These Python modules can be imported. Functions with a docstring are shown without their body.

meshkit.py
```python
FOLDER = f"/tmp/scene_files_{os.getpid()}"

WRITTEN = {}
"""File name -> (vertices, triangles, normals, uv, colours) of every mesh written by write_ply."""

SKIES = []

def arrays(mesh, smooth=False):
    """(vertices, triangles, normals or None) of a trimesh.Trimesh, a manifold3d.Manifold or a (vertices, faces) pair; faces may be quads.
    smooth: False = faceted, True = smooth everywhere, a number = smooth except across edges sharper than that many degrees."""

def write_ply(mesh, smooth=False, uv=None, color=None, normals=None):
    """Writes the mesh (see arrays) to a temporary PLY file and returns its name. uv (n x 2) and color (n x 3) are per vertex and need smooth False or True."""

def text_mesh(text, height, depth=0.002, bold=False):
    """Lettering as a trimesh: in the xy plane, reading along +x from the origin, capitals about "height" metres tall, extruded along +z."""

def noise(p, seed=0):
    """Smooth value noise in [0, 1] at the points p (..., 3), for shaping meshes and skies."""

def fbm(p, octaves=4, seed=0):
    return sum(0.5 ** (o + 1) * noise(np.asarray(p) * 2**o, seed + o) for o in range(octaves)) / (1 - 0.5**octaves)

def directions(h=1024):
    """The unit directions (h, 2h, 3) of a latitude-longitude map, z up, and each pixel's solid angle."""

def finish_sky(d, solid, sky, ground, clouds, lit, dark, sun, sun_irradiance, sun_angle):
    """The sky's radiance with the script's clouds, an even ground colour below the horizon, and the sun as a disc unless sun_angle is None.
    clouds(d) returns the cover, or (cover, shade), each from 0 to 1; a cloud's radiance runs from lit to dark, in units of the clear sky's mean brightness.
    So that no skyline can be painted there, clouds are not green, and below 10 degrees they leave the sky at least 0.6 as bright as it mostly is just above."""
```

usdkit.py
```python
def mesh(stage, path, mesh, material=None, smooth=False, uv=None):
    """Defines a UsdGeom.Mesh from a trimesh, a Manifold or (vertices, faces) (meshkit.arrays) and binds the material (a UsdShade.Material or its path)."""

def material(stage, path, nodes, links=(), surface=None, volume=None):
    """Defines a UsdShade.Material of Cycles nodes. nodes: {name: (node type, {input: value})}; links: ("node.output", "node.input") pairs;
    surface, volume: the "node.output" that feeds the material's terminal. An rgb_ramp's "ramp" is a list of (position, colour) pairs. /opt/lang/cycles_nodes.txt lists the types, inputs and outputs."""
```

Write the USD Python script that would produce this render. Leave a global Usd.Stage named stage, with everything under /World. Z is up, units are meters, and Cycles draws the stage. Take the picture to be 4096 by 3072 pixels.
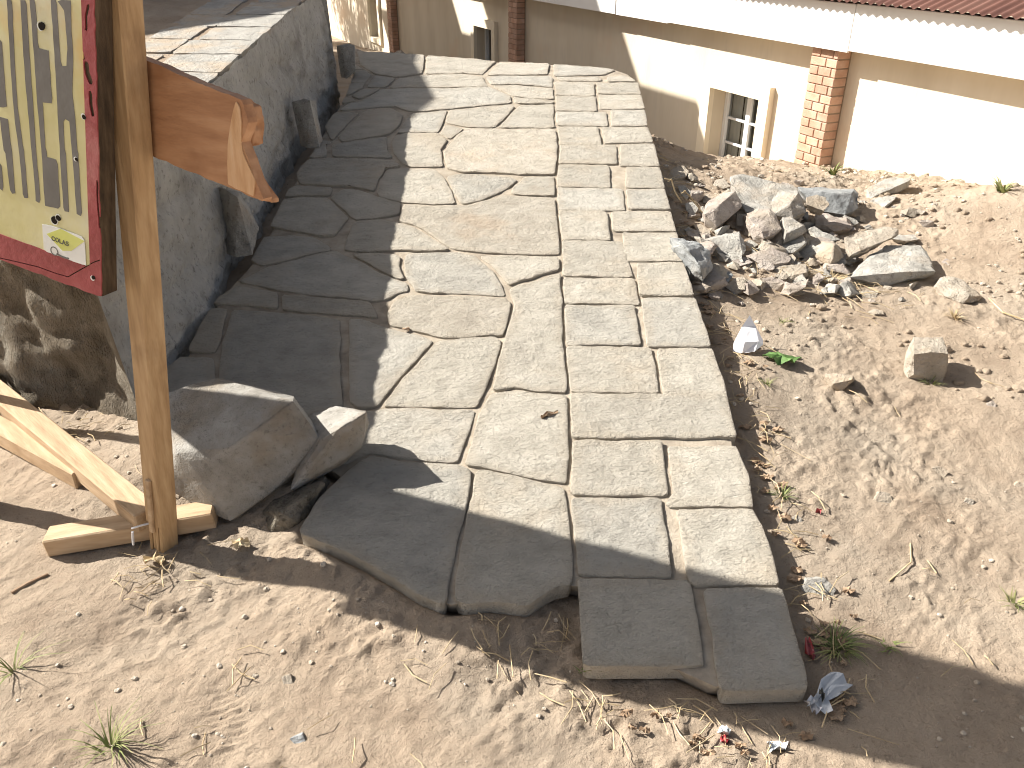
import math, random
import numpy as np
import trimesh
import shapely
from shapely.geometry import Polygon, LineString, Point, box as sbox
from shapely.ops import split as ssplit
from scipy.spatial import Delaunay
from scipy.interpolate import RBFInterpolator
import usdkit, meshkit
from pxr import Usd, UsdGeom, UsdLux, UsdShade, Gf, Sdf, Vt

stage = Usd.Stage.CreateInMemory()
UsdGeom.SetStageUpAxis(stage, UsdGeom.Tokens.z)
UsdGeom.SetStageMetersPerUnit(stage, 1.0)
UsdGeom.Xform.Define(stage, '/World'); UsdGeom.Scope.Define(stage, '/World/Looks')
stage.SetDefaultPrim(stage.GetPrimAtPath('/World'))

# ------------------------------------------------------------------ camera, sky, sun, exposure
FPX, PITCH, HC = 828.0, math.radians(28.9), 1.6
SUN_AZ, SUN_EL = math.radians(-70.0), math.radians(38.0)
SUN_I, SKY_S, EXPOSURE = 1.25, 0.052, 1.36
cam = UsdGeom.Camera.Define(stage, '/World/camera')
cam.CreateHorizontalApertureAttr(36.0); cam.CreateVerticalApertureAttr(27.0)
cam.CreateFocalLengthAttr(FPX / 1024 * 36.0); cam.CreateClippingRangeAttr(Gf.Vec2f(0.05, 500))
cam.CreateExposureAttr(EXPOSURE)
cam.AddTranslateOp().Set(Gf.Vec3d(0, 0, HC)); cam.AddRotateXOp().Set(90 - math.degrees(PITCH))
sun_dir = np.array([math.sin(SUN_AZ) * math.cos(SUN_EL), math.cos(SUN_AZ) * math.cos(SUN_EL), math.sin(SUN_EL)])
dome = UsdLux.DomeLight.Define(stage, '/World/sky')
dome.GetPrim().SetCustomDataByKey('kind', 'structure')
skm = usdkit.material(stage, '/World/Looks/sky', {
    's': ('sky_texture', {'sky_type': 'single_scattering', 'sun_disc': False, 'sun_elevation': SUN_EL, 'sun_rotation': SUN_AZ, 'aerosol_density': 4.0, 'air_density': 0.8, 'ozone_density': 0.3}),
    'h': ('hsv', {'saturation': 0.6}), 'b': ('background_shader', {'strength': SKY_S})}, [('s.color', 'h.color'), ('h.color', 'b.color')], surface='b.background')
UsdShade.MaterialBindingAPI.Apply(dome.GetPrim()).Bind(skm)
sun = UsdLux.DistantLight.Define(stage, '/World/sun')
sun.CreateNormalizeAttr(True); sun.CreateIntensityAttr(SUN_I); sun.CreateAngleAttr(0.53); sun.CreateColorAttr(Gf.Vec3f(1.0, 0.955, 0.89))
zx = sun_dir; xx = np.cross([0, 0, 1.0], zx); xx /= np.linalg.norm(xx); yx = np.cross(zx, xx)
sun.AddTransformOp().Set(Gf.Matrix4d(*xx, 0, *yx, 0, *zx, 0, 0, 0, 20, 1))
sun.GetPrim().SetCustomDataByKey('kind', 'structure')

# ------------------------------------------------------------------ geometry of the place
CAM = np.array([0, 0, HC])
SL, RZ0, RY0 = 0.12, 0.045, 1.35           # the paved ramp: z = RZ0 + SL (y - RY0)
def ramp_z(y): return RZ0 + SL * (np.asarray(y) - RY0)
def ray(sx, sy):
    dx = sx / 4 - 512; dy = 384 - sy / 4
    return np.array([dx, FPX * math.cos(PITCH) + dy * math.sin(PITCH), -FPX * math.sin(PITCH) + dy * math.cos(PITCH)])
def on_plane(sx, sy, n, d):
    r = ray(sx, sy); n = np.asarray(n, float)
    return CAM + (d - n @ CAM) / (n @ r) * r
def at_z(sx, sy, z=0.0): return on_plane(sx, sy, (0, 0, 1), z)
def at_y(sx, sy, y): r = ray(sx, sy); return CAM + y / r[1] * r
def on_ramp(sx, sy): return on_plane(sx, sy, (0, -SL, 1), RZ0 - SL * RY0)
BAZ = math.radians(-23.5)
BU = np.array([math.sin(BAZ), math.cos(BAZ), 0]); BN = np.array([-BU[1], BU[0], 0]); BP = np.array([2.96, 5.87, 0])
def wallpt(s, z, o=0): return BP + s * BU + o * BN + np.array([0, 0, z])
def C(ox, oy, sc):
    return lambda pts: [(ox + x / sc, oy + y / sc) for x, y in pts]
cR, cS, c6, c7, c8, c2, c3, c8a = C(2650, 600, 2.765), C(3200, 700, 2.765), C(2600, 1000, 1.4786), C(600, 1400, 1.843), C(2600, 2000, 1.4786), C(0, 0, 2.765), C(0, 600, 2.765), C(0, 2000, 1.58)

# ------------------------------------------------------------------ prim helpers
used = {}
def numbered(parent, name):
    k = (parent, name); used[k] = used.get(k, -1) + 1
    return f'{parent}/{name}' if used[k] == 0 else f'{parent}/{name}_{used[k]:03d}'
LOC = {}
def tag(prim, label=None, cat=None, group=None, kind=None):
    for k, v in (('label', label), ('category', cat), ('group', group), ('kind', kind)):
        if v: prim.SetCustomDataByKey(k, v)
    return prim
def thing(name, label=None, cat=None, loc=(0, 0, 0), group=None, kind=None, parent='/World'):
    path = numbered(parent, name)
    x = UsdGeom.Xform.Define(stage, path); x.AddTranslateOp().Set(Gf.Vec3d(*map(float, loc)))
    LOC[path] = np.asarray(loc, float)
    tag(x.GetPrim(), label, cat, group, kind)
    return path
def part(name, mesh, mat, parent='/World', smooth=30, label=None):
    """one Mesh prim given in world coordinates"""
    path = numbered(parent, name)
    base, p = np.zeros(3), parent
    while p != '/World':
        base = base + LOC.get(p, 0); p = p.rsplit('/', 1)[0]
    if isinstance(mesh, tuple): mesh = trimesh.Trimesh(np.asarray(mesh[0], float), np.asarray(mesh[1]), process=False)
    mesh = mesh.copy(); mesh.vertices = mesh.vertices - base
    m = usdkit.mesh(stage, path, mesh, M[mat], smooth=smooth)
    LOC[path] = np.zeros(3)
    if label: m.GetPrim().SetCustomDataByKey('label', label)
    if 'rim' in mesh.metadata: UsdGeom.PrimvarsAPI(m).CreatePrimvar('rim', Sdf.ValueTypeNames.FloatArray, 'vertex').Set(Vt.FloatArray.FromNumpy(mesh.metadata['rim'].astype(np.float32)))
    return path
def solo(name, mesh, mat, label, cat, group=None, kind=None, smooth=30):
    p = part(name, mesh, mat, smooth=smooth); tag(stage.GetPrimAtPath(p), label, cat, group, kind); return p
fbm, cat_ = meshkit.fbm, trimesh.util.concatenate
rng = np.random.default_rng(7)

def obox(c, ax, ay, az, lx, ly, lz, bev=0.004):
    """bevelled box around centre c with axis vectors"""
    pts = []
    for sx in (-1, 1):
        for sy in (-1, 1):
            for sz in (-1, 1):
                for k in range(3):
                    h = np.array([lx, ly, lz]) / 2
                    q = h - bev; q[k] = h[k]
                    pts.append(np.array([sx, sy, sz]) * q)
    pts = np.array(pts) @ np.array([ax, ay, az]) + np.asarray(c)
    return trimesh.convex.convex_hull(pts)
def tube(pts, r, n=6):
    pts = np.asarray(pts, float); V, Fc = [], []
    rr = np.broadcast_to(np.asarray(r, float), (len(pts),))
    for i, p in enumerate(pts):
        t = pts[min(i + 1, len(pts) - 1)] - pts[max(i - 1, 0)]; t /= np.linalg.norm(t) + 1e-9
        a = np.cross(t, [0.3, 0.2, 0.93]); a /= np.linalg.norm(a) + 1e-9; b = np.cross(t, a)
        for k in range(n):
            V.append(p + rr[i] * (math.cos(2 * math.pi * k / n) * a + math.sin(2 * math.pi * k / n) * b))
    for i in range(len(pts) - 1):
        for k in range(n):
            A, B = i * n + k, i * n + (k + 1) % n
            Fc += [[A, B, B + n], [A, B + n, A + n]]
    for i0, s in ((0, 1), ((len(pts) - 1) * n, -1)):
        for k in range(1, n - 1): Fc.append([i0, i0 + k, i0 + k + 1] if s < 0 else [i0, i0 + k + 1, i0 + k])
    return trimesh.Trimesh(V, Fc, process=False)

def tri_fill(poly, sp, inset=()):
    """points and triangles filling a shapely polygon; returns pts (n,2), tris, boundary loop length"""
    L = poly.exterior.length; nb = max(10, int(L / sp))
    ring = [poly.exterior.interpolate(i / nb, normalized=True) for i in range(nb)]
    pts = [(p.x, p.y) for p in ring]
    for d in inset:
        q = poly.buffer(-d)
        for g in getattr(q, 'geoms', [q]):
            if g.is_empty: continue
            k = max(6, int(g.exterior.length / sp))
            pts += [(p.x, p.y) for p in (g.exterior.interpolate(i / k, normalized=True) for i in range(k))]
    core = poly.buffer(-(max(inset) if inset else 0) - sp * 0.6)
    if not core.is_empty:
        x0, y0, x1, y1 = core.bounds
        gx, gy = np.meshgrid(np.arange(x0, x1, sp), np.arange(y0, y1, sp * 0.9))
        gx = gx + (np.arange(gx.shape[0]) % 2)[:, None] * sp / 2
        g = np.c_[gx.ravel(), gy.ravel()]
        if len(g): pts += g[shapely.contains_xy(core, g[:, 0], g[:, 1])].tolist()
    P = np.array(pts)
    T = Delaunay(P).simplices
    c = P[T].mean(1)
    T = T[shapely.contains_xy(poly.buffer(1e-5), c[:, 0], c[:, 1])]
    a, b, cc = P[T[:, 0]], P[T[:, 1]], P[T[:, 2]]
    area = (b[:, 0] - a[:, 0]) * (cc[:, 1] - a[:, 1]) - (b[:, 1] - a[:, 1]) * (cc[:, 0] - a[:, 0])
    T = T[np.abs(area) > 1e-10]; area = area[np.abs(area) > 1e-10]
    T[area < 0] = T[area < 0][:, ::-1]
    return P, T, nb

# ------------------------------------------------------------------ materials
M = {}
def mat(name, cols, scale=6.0, detail=6, rough=0.9, bumps=((60, 0.004, 1.0),), tint=None, stretch=None, coord='position', rand=0.0, spec=0.25, wave=None, ramp=None, rim=None, speck=None, rotz=None):
    """procedural: a noise-driven ramp of colours, a second tint noise, layers of bump"""
    N = {'g': ('geometry', {}), 'm': ('mapping', {'scale': stretch or (1, 1, 1)}),
         'n': ('noise_texture', {'scale': scale, 'detail': detail, 'roughness': 0.62}),
         'r': ('rgb_ramp', {'ramp': ramp or list(zip(np.linspace(0.3, 0.7, len(cols)), cols))}),
         'p': ('principled_bsdf', {'roughness': rough, 'specular_ior_level': spec})}
    if rotz is not None: N['m'] = ('mapping', {'mapping_type': 'texture', 'rotation': (0, 0, rotz), 'scale': tuple(1.0 / q for q in stretch)})
    Lk = [('m.vector', 'n.vector'), ('n.fac', 'r.fac')]
    if coord == 'position': Lk.append(('g.position', 'm.vector'))
    else: N['tc'] = ('texture_coordinate', {}); Lk.append(('tc.object', 'm.vector'))
    out = 'r.color'
    if tint:
        tcol, tscale, lo, hi, amt = tint
        N['n2'] = ('noise_texture', {'scale': tscale, 'detail': 5, 'roughness': 0.6})
        N['mr'] = ('map_range', {'from_min': lo, 'from_max': hi, 'to_min': 0.0, 'to_max': amt, 'clamp': True})
        N['mx'] = ('mix_color', {'b': tcol})
        Lk += [('m.vector' if coord != 'position' else 'g.position', 'n2.vector'), ('n2.fac', 'mr.value'), ('mr.result', 'mx.fac'), (out, 'mx.a')]
        out = 'mx.result'
    if speck:
        scol, sscale, lo, hi, amt = speck
        N['sn'] = ('noise_texture', {'scale': sscale, 'detail': 6, 'roughness': 0.7}); N['sm'] = ('map_range', {'from_min': lo, 'from_max': hi, 'to_min': 0.0, 'to_max': amt, 'clamp': True}); N['sx'] = ('mix_color', {'b': scol})
        Lk += [('m.vector', 'sn.vector'), ('sn.fac', 'sm.value'), ('sm.result', 'sx.fac'), (out, 'sx.a')]; out = 'sx.result'
    if wave:
        N['w'] = ('wave_texture', wave[0]); N['wm'] = ('mix_color', {'b': wave[1]}); N['wr'] = ('map_range', {'from_min': wave[2], 'from_max': 1.0, 'to_min': 0.0, 'to_max': wave[3], 'clamp': True})
        Lk += [('m.vector', 'w.vector'), ('w.fac', 'wr.value'), ('wr.result', 'wm.fac'), (out, 'wm.a')]; out = 'wm.result'
    if rand:
        N['oi'] = ('object_info', {}); N['rm'] = ('map_range', {'from_min': 0, 'from_max': 1, 'to_min': 1 - rand, 'to_max': 1 + rand}); N['hs'] = ('hsv', {})
        Lk += [('oi.random', 'rm.value'), ('rm.result', 'hs.value'), (out, 'hs.color')]; out = 'hs.color'
    if rim:
        N['ra'] = ('attribute', {'attribute': 'rim'}); N['rn'] = ('noise_texture', {'scale': 16.0, 'detail': 5, 'roughness': 0.7})
        N['rs'] = ('math', {'math_type': 'multiply_add', 'value2': 2.2, 'value3': -1.1}); N['rd'] = ('math', {'math_type': 'add'})
        N['rc'] = ('map_range', {'from_min': 0.25, 'from_max': 0.85, 'to_min': 0.0, 'to_max': 0.5, 'clamp': True}); N['rx'] = ('mix_color', {'b': rim})
        Lk += [('g.position', 'rn.vector'), ('rn.fac', 'rs.value1'), ('rs.value', 'rd.value1'), ('ra.fac', 'rd.value2'), ('rd.value', 'rc.value'), ('rc.result', 'rx.fac'), (out, 'rx.a')]; out = 'rx.result'
    Lk.append((out, 'p.base_color'))
    prev = None
    for i, (bs, bd, st) in enumerate(bumps):
        N[f'bn{i}'] = ('noise_texture', {'scale': bs, 'detail': 5, 'roughness': 0.65})
        N[f'b{i}'] = ('bump', {'strength': st, 'distance': bd})
        Lk += [('m.vector', f'bn{i}.vector'), (f'bn{i}.fac', f'b{i}.height')]
        if prev: Lk.append((f'{prev}.normal', f'b{i}.normal'))
        prev = f'b{i}'
    if prev: Lk.append((f'{prev}.normal', 'p.normal'))
    M[name] = usdkit.material(stage, f'/World/Looks/{name}', N, Lk, surface='p.BSDF')

SAND = (0.44, 0.345, 0.245)
mat('dirt', [(0.31, 0.238, 0.172), (0.41, 0.325, 0.24), (0.47, 0.38, 0.286)], 3.5, 10, 0.95, ((34, 0.018, 1.0), (110, 0.012, 1.0), (330, 0.004, 0.9)), tint=((0.37, 0.335, 0.275), 1.3, 0.48, 0.70, 0.5), spec=0.1, speck=((0.20, 0.15, 0.105), 75, 0.57, 0.70, 0.7))
mat('paving_stone', [(0.37, 0.34, 0.282), (0.455, 0.42, 0.352), (0.52, 0.482, 0.41)], 9, 8, 0.9, ((22, 0.028, 1.0), (70, 0.014, 1.0), (220, 0.005, 0.9)), tint=((0.45, 0.365, 0.265), 3.2, 0.54, 0.72, 0.5), stretch=(0.9, 1.35, 1), rand=0.10, spec=0.2, rim=(0.43, 0.375, 0.295), speck=((0.25, 0.225, 0.185), 48, 0.56, 0.72, 0.55))
mat('paving_stone_warm', [(0.38, 0.34, 0.275), (0.465, 0.42, 0.345), (0.52, 0.475, 0.40)], 9, 8, 0.9, ((22, 0.028, 1.0), (70, 0.014, 1.0), (220, 0.005, 0.9)), tint=((0.48, 0.37, 0.26), 2.6, 0.54, 0.68, 0.5), stretch=(0.9, 1.35, 1), rand=0.10, spec=0.2, rim=(0.43, 0.375, 0.295), speck=((0.26, 0.22, 0.17), 48, 0.56, 0.72, 0.5))
mat('paving_stone_cool', [(0.345, 0.325, 0.28), (0.435, 0.41, 0.355), (0.505, 0.475, 0.412)], 9, 8, 0.88, ((22, 0.028, 1.0), (70, 0.014, 1.0), (220, 0.005, 0.9)), tint=((0.42, 0.36, 0.28), 2.8, 0.56, 0.74, 0.5), stretch=(0.9, 1.35, 1), rand=0.10, spec=0.2, rim=(0.43, 0.375, 0.295), speck=((0.24, 0.222, 0.185), 48, 0.56, 0.72, 0.55))
mat('pebble', [(0.28, 0.235, 0.18), (0.40, 0.345, 0.275), (0.50, 0.45, 0.38)], 14, 5, 0.92, ((60, 0.006, 0.8),), spec=0.15)
mat('mortar', [(0.22, 0.185, 0.145), (0.32, 0.275, 0.215), (0.40, 0.35, 0.28)], 14, 7, 0.95, ((90, 0.005, 0.9), (300, 0.002, 0.6)), spec=0.1)
mat('wall_render', [(0.35, 0.335, 0.30), (0.46, 0.445, 0.405), (0.53, 0.515, 0.47)], 5, 8, 0.93, ((22, 0.03, 1.0), (80, 0.014, 1.0), (250, .004, .9)), tint=((0.19, 0.175, 0.15), 3.4, 0.50, 0.68, 0.6), stretch=(1.0, 1.0, 0.8), spec=0.15, speck=((0.16, 0.15, 0.13), 38, 0.54, 0.70, 0.8))
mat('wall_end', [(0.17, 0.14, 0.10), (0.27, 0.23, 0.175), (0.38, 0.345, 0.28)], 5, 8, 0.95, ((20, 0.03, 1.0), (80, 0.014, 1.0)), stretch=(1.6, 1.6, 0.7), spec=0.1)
mat('coping', [(0.26, 0.25, 0.225), (0.35, 0.335, 0.30), (0.42, 0.405, 0.365)], 9, 9, 0.92, ((26, 0.016, 0.9), (80, 0.010, 1.0)), tint=((0.42, 0.33, 0.235), 3.0, 0.46, 0.62, 0.8), spec=0.15, speck=((0.20, 0.185, 0.16), 42, 0.56, 0.70, 0.7))
mat('dark_stone', [(0.085, 0.08, 0.07), (0.15, 0.142, 0.128), (0.22, 0.21, 0.19)], 7, 7, 0.9, ((40, 0.008, 0.9),), spec=0.2)
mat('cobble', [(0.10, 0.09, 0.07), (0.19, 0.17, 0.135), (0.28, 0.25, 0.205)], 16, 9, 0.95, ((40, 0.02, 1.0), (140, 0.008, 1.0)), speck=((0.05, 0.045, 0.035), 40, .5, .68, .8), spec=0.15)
mat('rock_grey', [(0.23, 0.22, 0.195), (0.345, 0.33, 0.295), (0.44, 0.42, 0.375)], 9, 9, 0.9, ((26, 0.02, 1.0), (100, 0.010, 1.0)), tint=((0.40, 0.32, 0.235), 5, 0.5, 0.7, 0.6), spec=0.2, speck=((0.12, 0.115, 0.10), 40, 0.55, 0.70, 0.7))
mat('rock_beige', [(0.27, 0.235, 0.185), (0.36, 0.315, 0.255), (0.43, 0.385, 0.315)], 9, 8, 0.92, ((26, 0.018, 1.0), (100, 0.010, 1.0)), tint=((0.42, 0.32, 0.22), 5, 0.5, 0.7, 0.6), spec=0.15, speck=((0.19, 0.16, 0.12), 40, 0.56, 0.70, 0.7))
mat('rock_pink', [(0.28, 0.235, 0.20), (0.375, 0.325, 0.28), (0.45, 0.40, 0.35)], 9, 8, 0.92, ((26, 0.02, 1.0), (100, 0.010, 1.0)), tint=((0.40, 0.34, 0.26), 5, 0.5, 0.7, 0.6), spec=0.15, speck=((0.19, 0.15, 0.125), 40, 0.56, 0.70, 0.7))
mat('rock_blue', [(0.15, 0.157, 0.155), (0.23, 0.238, 0.235), (0.34, 0.345, 0.335)], 8, 8, 0.85, ((34, 0.012, 0.9), (130, 0.004, 0.9)), tint=((0.36, 0.32, 0.26), 4, 0.58, 0.75, 0.5), spec=0.3, speck=((0.10, 0.10, 0.10), 40, 0.55, 0.70, 0.7))
mat('rock_block', [(0.19, 0.175, 0.15), (0.275, 0.26, 0.23), (0.36, 0.345, 0.315)], 9, 9, 0.88, ((34, 0.010, 0.8), (160, 0.004, 0.9)), tint=((0.21, 0.155, 0.095), 4, 0.48, 0.68, 0.7), spec=0.25, speck=((0.10, 0.09, 0.075), 60, 0.55, 0.70, 0.7))
mat('plaster', [(0.52, 0.45, 0.345), (0.60, 0.53, 0.415), (0.66, 0.59, 0.475)], 1.6, 7, 0.9, ((35, 0.004, 0.6),), tint=((0.60, 0.41, 0.27), 1.1, 0.55, 0.75, 0.55), stretch=(1.2, 1.2, 0.35), speck=((0.43, 0.38, 0.30), 3.2, 0.54, 0.76, 0.55), spec=0.2)
mat('plaster_trim', [(0.70, 0.62, 0.47), (0.76, 0.69, 0.55)], 2.0, 5, 0.85, ((40, 0.002, 0.4),), spec=0.25)
mat('fascia_paint', [(0.70, 0.685, 0.645), (0.78, 0.77, 0.74)], 1.4, 5, 0.7, ((30, 0.001, 0.3),), tint=((0.62, 0.50, 0.38), 0.9, 0.6, 0.75, 0.35), spec=0.35)
mat('roof_sheet', [(0.09, 0.04, 0.03), (0.135, 0.062, 0.045), (0.165, 0.09, 0.068)], 2.5, 6, 0.65, ((60, 0.001, 0.4),), spec=0.35)
mat('brick', [(0.38, 0.22, 0.15), (0.45, 0.285, 0.205), (0.49, 0.34, 0.26)], 9, 6, 0.9, ((70, 0.004, 0.8),), rand=0.16, spec=0.15)
mat('brick_mortar', [(0.20, 0.15, 0.11), (0.28, 0.21, 0.15)], 12, 5, 0.95, ((80, 0.004, 0.8),), spec=0.1)
mat('window_paint', [(0.62, 0.645, 0.66), (0.72, 0.735, 0.74)], 5, 4, 0.5, (), spec=0.4)
mat('curtain', [(0.62, 0.62, 0.58), (0.75, 0.75, 0.71)], 3, 4, 0.95, (), spec=0.1)
mat('shutter_dark', [(0.035, 0.033, 0.03), (0.06, 0.056, 0.05)], 3, 4, 0.7, (), spec=0.2)
mat('room_dark', [(0.02, 0.02, 0.02), (0.035, 0.033, 0.03)], 3, 3, 0.9, (), spec=0.1)
mat('wood_post', [(0.27, 0.17, 0.085), (0.38, 0.25, 0.13), (0.47, 0.335, 0.19)], 5, 7, 0.75, ((60, 0.002, 0.6),), stretch=(9, 9, 0.8), tint=((0.16, 0.09, 0.045), 3.5, 0.6, 0.75, 0.6), spec=0.3)
for nm_, rz_ in (('wood_pale', 2.36), ('wood_foot', 0.16)):
    mat(nm_, [(0.29, 0.195, 0.115), (0.40, 0.285, 0.175), (0.48, 0.36, 0.24)], 2.2, 8, 0.8, ((5, 0.003, 0.8), (14, 0.0015, 0.8)), stretch=(2.2, 16, 16), tint=((0.30, 0.20, 0.11), 6, 0.60, 0.74, 0.6), speck=((0.26, 0.17, 0.09), 5, 0.62, 0.72, 0.6), spec=0.2, rotz=rz_)
mat('wood_orange', [(0.26, 0.125, 0.06), (0.37, 0.195, 0.10), (0.46, 0.27, 0.15)], 2.2, 8, 0.6, ((6, 0.002, 0.7),), stretch=(1.6, 9, 9), tint=((0.22, 0.10, 0.045), 5, .52, .7, .6), speck=((0.18, 0.08, 0.04), 4, 0.64, 0.74, 0.6), spec=0.3, rotz=-0.536)
mat('wood_orange_end', [(0.48, 0.28, 0.14), (0.58, 0.37, 0.21), (0.62, 0.44, 0.28)], 4, 6, 0.7, ((60, 0.002, 0.8),), stretch=(14, 14, 1.5), spec=0.25)  # paler plank wood: sunlight on the broken end put into the colour
mat('wood_weathered', [(0.045, 0.033, 0.022), (0.085, 0.06, 0.038), (0.13, 0.095, 0.06)], 6, 7, 0.85, ((70, 0.003, 0.9),), stretch=(10, 10, 0.9), spec=0.2)
mat('sign_yellow', [(0.47, 0.44, 0.19), (0.53, 0.50, 0.27), (0.54, 0.53, 0.40)], 4, 6, 0.5, ((40, 0.001, 0.4),), tint=((0.55, 0.33, 0.06), 3.2, 0.55, 0.72, 0.75), spec=0.4)
mat('sign_red', [(0.20, 0.028, 0.03), (0.26, 0.045, 0.048), (0.33, 0.11, 0.105)], 7, 6, 0.5, ((45, 0.003, 0.7),), spec=0.4)
mat('sign_grey', [(0.115, 0.11, 0.10), (0.155, 0.15, 0.14)], 9, 6, 0.6, ((40, 0.001, 0.4),), spec=0.3)
mat('sticker_white', [(0.60, 0.62, 0.60), (0.70, 0.71, 0.68)], 9, 5, 0.5, ((40, 0.001, 0.4),), tint=((0.58, 0.52, 0.33), 8, 0.55, 0.7, 0.6), spec=0.4)
mat('sticker_yellow', [(0.50, 0.53, 0.12), (0.55, 0.57, 0.22)], 9, 4, 0.5, (), spec=0.4)
mat('ink', [(0.06, 0.06, 0.05), (0.10, 0.10, 0.085)], 20, 3, 0.6, (), spec=0.3)
mat('hole_dark', [(0.012, 0.01, 0.008), (0.02, 0.016, 0.012)], 20, 3, 0.9, (), spec=0.1)
mat('metal', [(0.42, 0.42, 0.43), (0.52, 0.52, 0.54)], 30, 3, 0.4, (), spec=0.8)
mat('rust_wire', [(0.14, 0.085, 0.05), (0.22, 0.15, 0.10)], 30, 3, 0.7, (), spec=0.4)
mat('paper', [(0.72, 0.715, 0.73), (0.80, 0.79, 0.80)], 9, 4, 0.8, (), spec=0.2)
mat('plastic_wrap', [(0.40, 0.43, 0.46), (0.58, 0.61, 0.63)], 30, 4, 0.3, ((60, 0.004, 0.7),), spec=0.6)
mat('plastic_red', [(0.28, 0.03, 0.035), (0.36, 0.07, 0.07)], 20, 3, 0.35, (), spec=0.5)
mat('green_leaf', [(0.06, 0.12, 0.03), (0.11, 0.20, 0.055)], 20, 4, 0.6, ((40, 0.004, 0.6),), spec=0.3)
mat('grass_green', [(0.10, 0.14, 0.04), (0.19, 0.21, 0.075), (0.30, 0.27, 0.13)], 12, 4, 0.7, (), spec=0.25)
mat('straw', [(0.30, 0.22, 0.12), (0.44, 0.345, 0.205), (0.52, 0.43, 0.29)], 15, 4, 0.8, (), spec=0.2)
mat('dry_leaf', [(0.16, 0.105, 0.065), (0.28, 0.195, 0.125), (0.40, 0.30, 0.205)], 15, 4, 0.85, (), spec=0.2)
mat('bark', [(0.09, 0.065, 0.045), (0.16, 0.12, 0.085)], 8, 6, 0.95, ((30, 0.01, 0.9),), spec=0.1)
mat('foliage', [(0.035, 0.065, 0.018), (0.065, 0.11, 0.03), (0.10, 0.15, 0.045)], 3, 4, 0.7, (), spec=0.25)
M['pane'] = usdkit.material(stage, '/World/Looks/pane', {'t': ('transparent_bsdf', {'color': (0.85, 0.87, 0.86)}), 'g': ('glossy_bsdf', {'color': (0.9, 0.9, 0.9), 'roughness': 0.03}), 'f': ('fresnel', {'IOR': 1.5}), 'x': ('mix_closure', {})},
    [('f.fac', 'x.fac'), ('t.BSDF', 'x.closure1'), ('g.BSDF', 'x.closure2')], surface='x.closure')

# ------------------------------------------------------------------ ramp outline (stones traced as they lie, then laid on the ramp's plane)
def P2(pts): return [tuple(on_ramp(x, y)[:2]) for x, y in pts]
RIGHT_EDGE = [(2470, 273), (2522, 291), (2550, 316), (2566, 373), (2582, 430), (2594, 506), (2620, 576), (2642, 665), (2664, 753), (2686, 842), (2712, 933), (2740, 1057), (2786, 1189), (2833, 1331), (2857, 1406), (2898, 1514), (2925, 1609), (2952, 1730), (2957, 1798), (2999, 1899), (3016, 2008), (3024, 2060), (3060, 2105), (3094, 2216), (3134, 2358), (3161, 2446), (3195, 2561), (3222, 2649), (3238, 2715), (3236, 2764)]
FAR_EDGE = [(1405, 178), (1470, 201), (1560, 206), (1654, 213), (1803, 228), (1915, 235), (1987, 242), (2199, 250), (2279, 260), (2409, 269)]
NEAR_EDGE = [(2870, 2775), (2700, 2695), (2325, 2668), (2306, 2360), (2245, 2355), (2186, 2388), (2110, 2438), (2028, 2426), (1952, 2418), (1870, 2428), (1790, 2435), (1680, 2390), (1566, 2320), (1414, 2240), (1300, 2183), (1178, 2140), (1250, 2005), (1335, 1905), (1200, 1820), (700, 1800), (560, 1740)]
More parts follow.
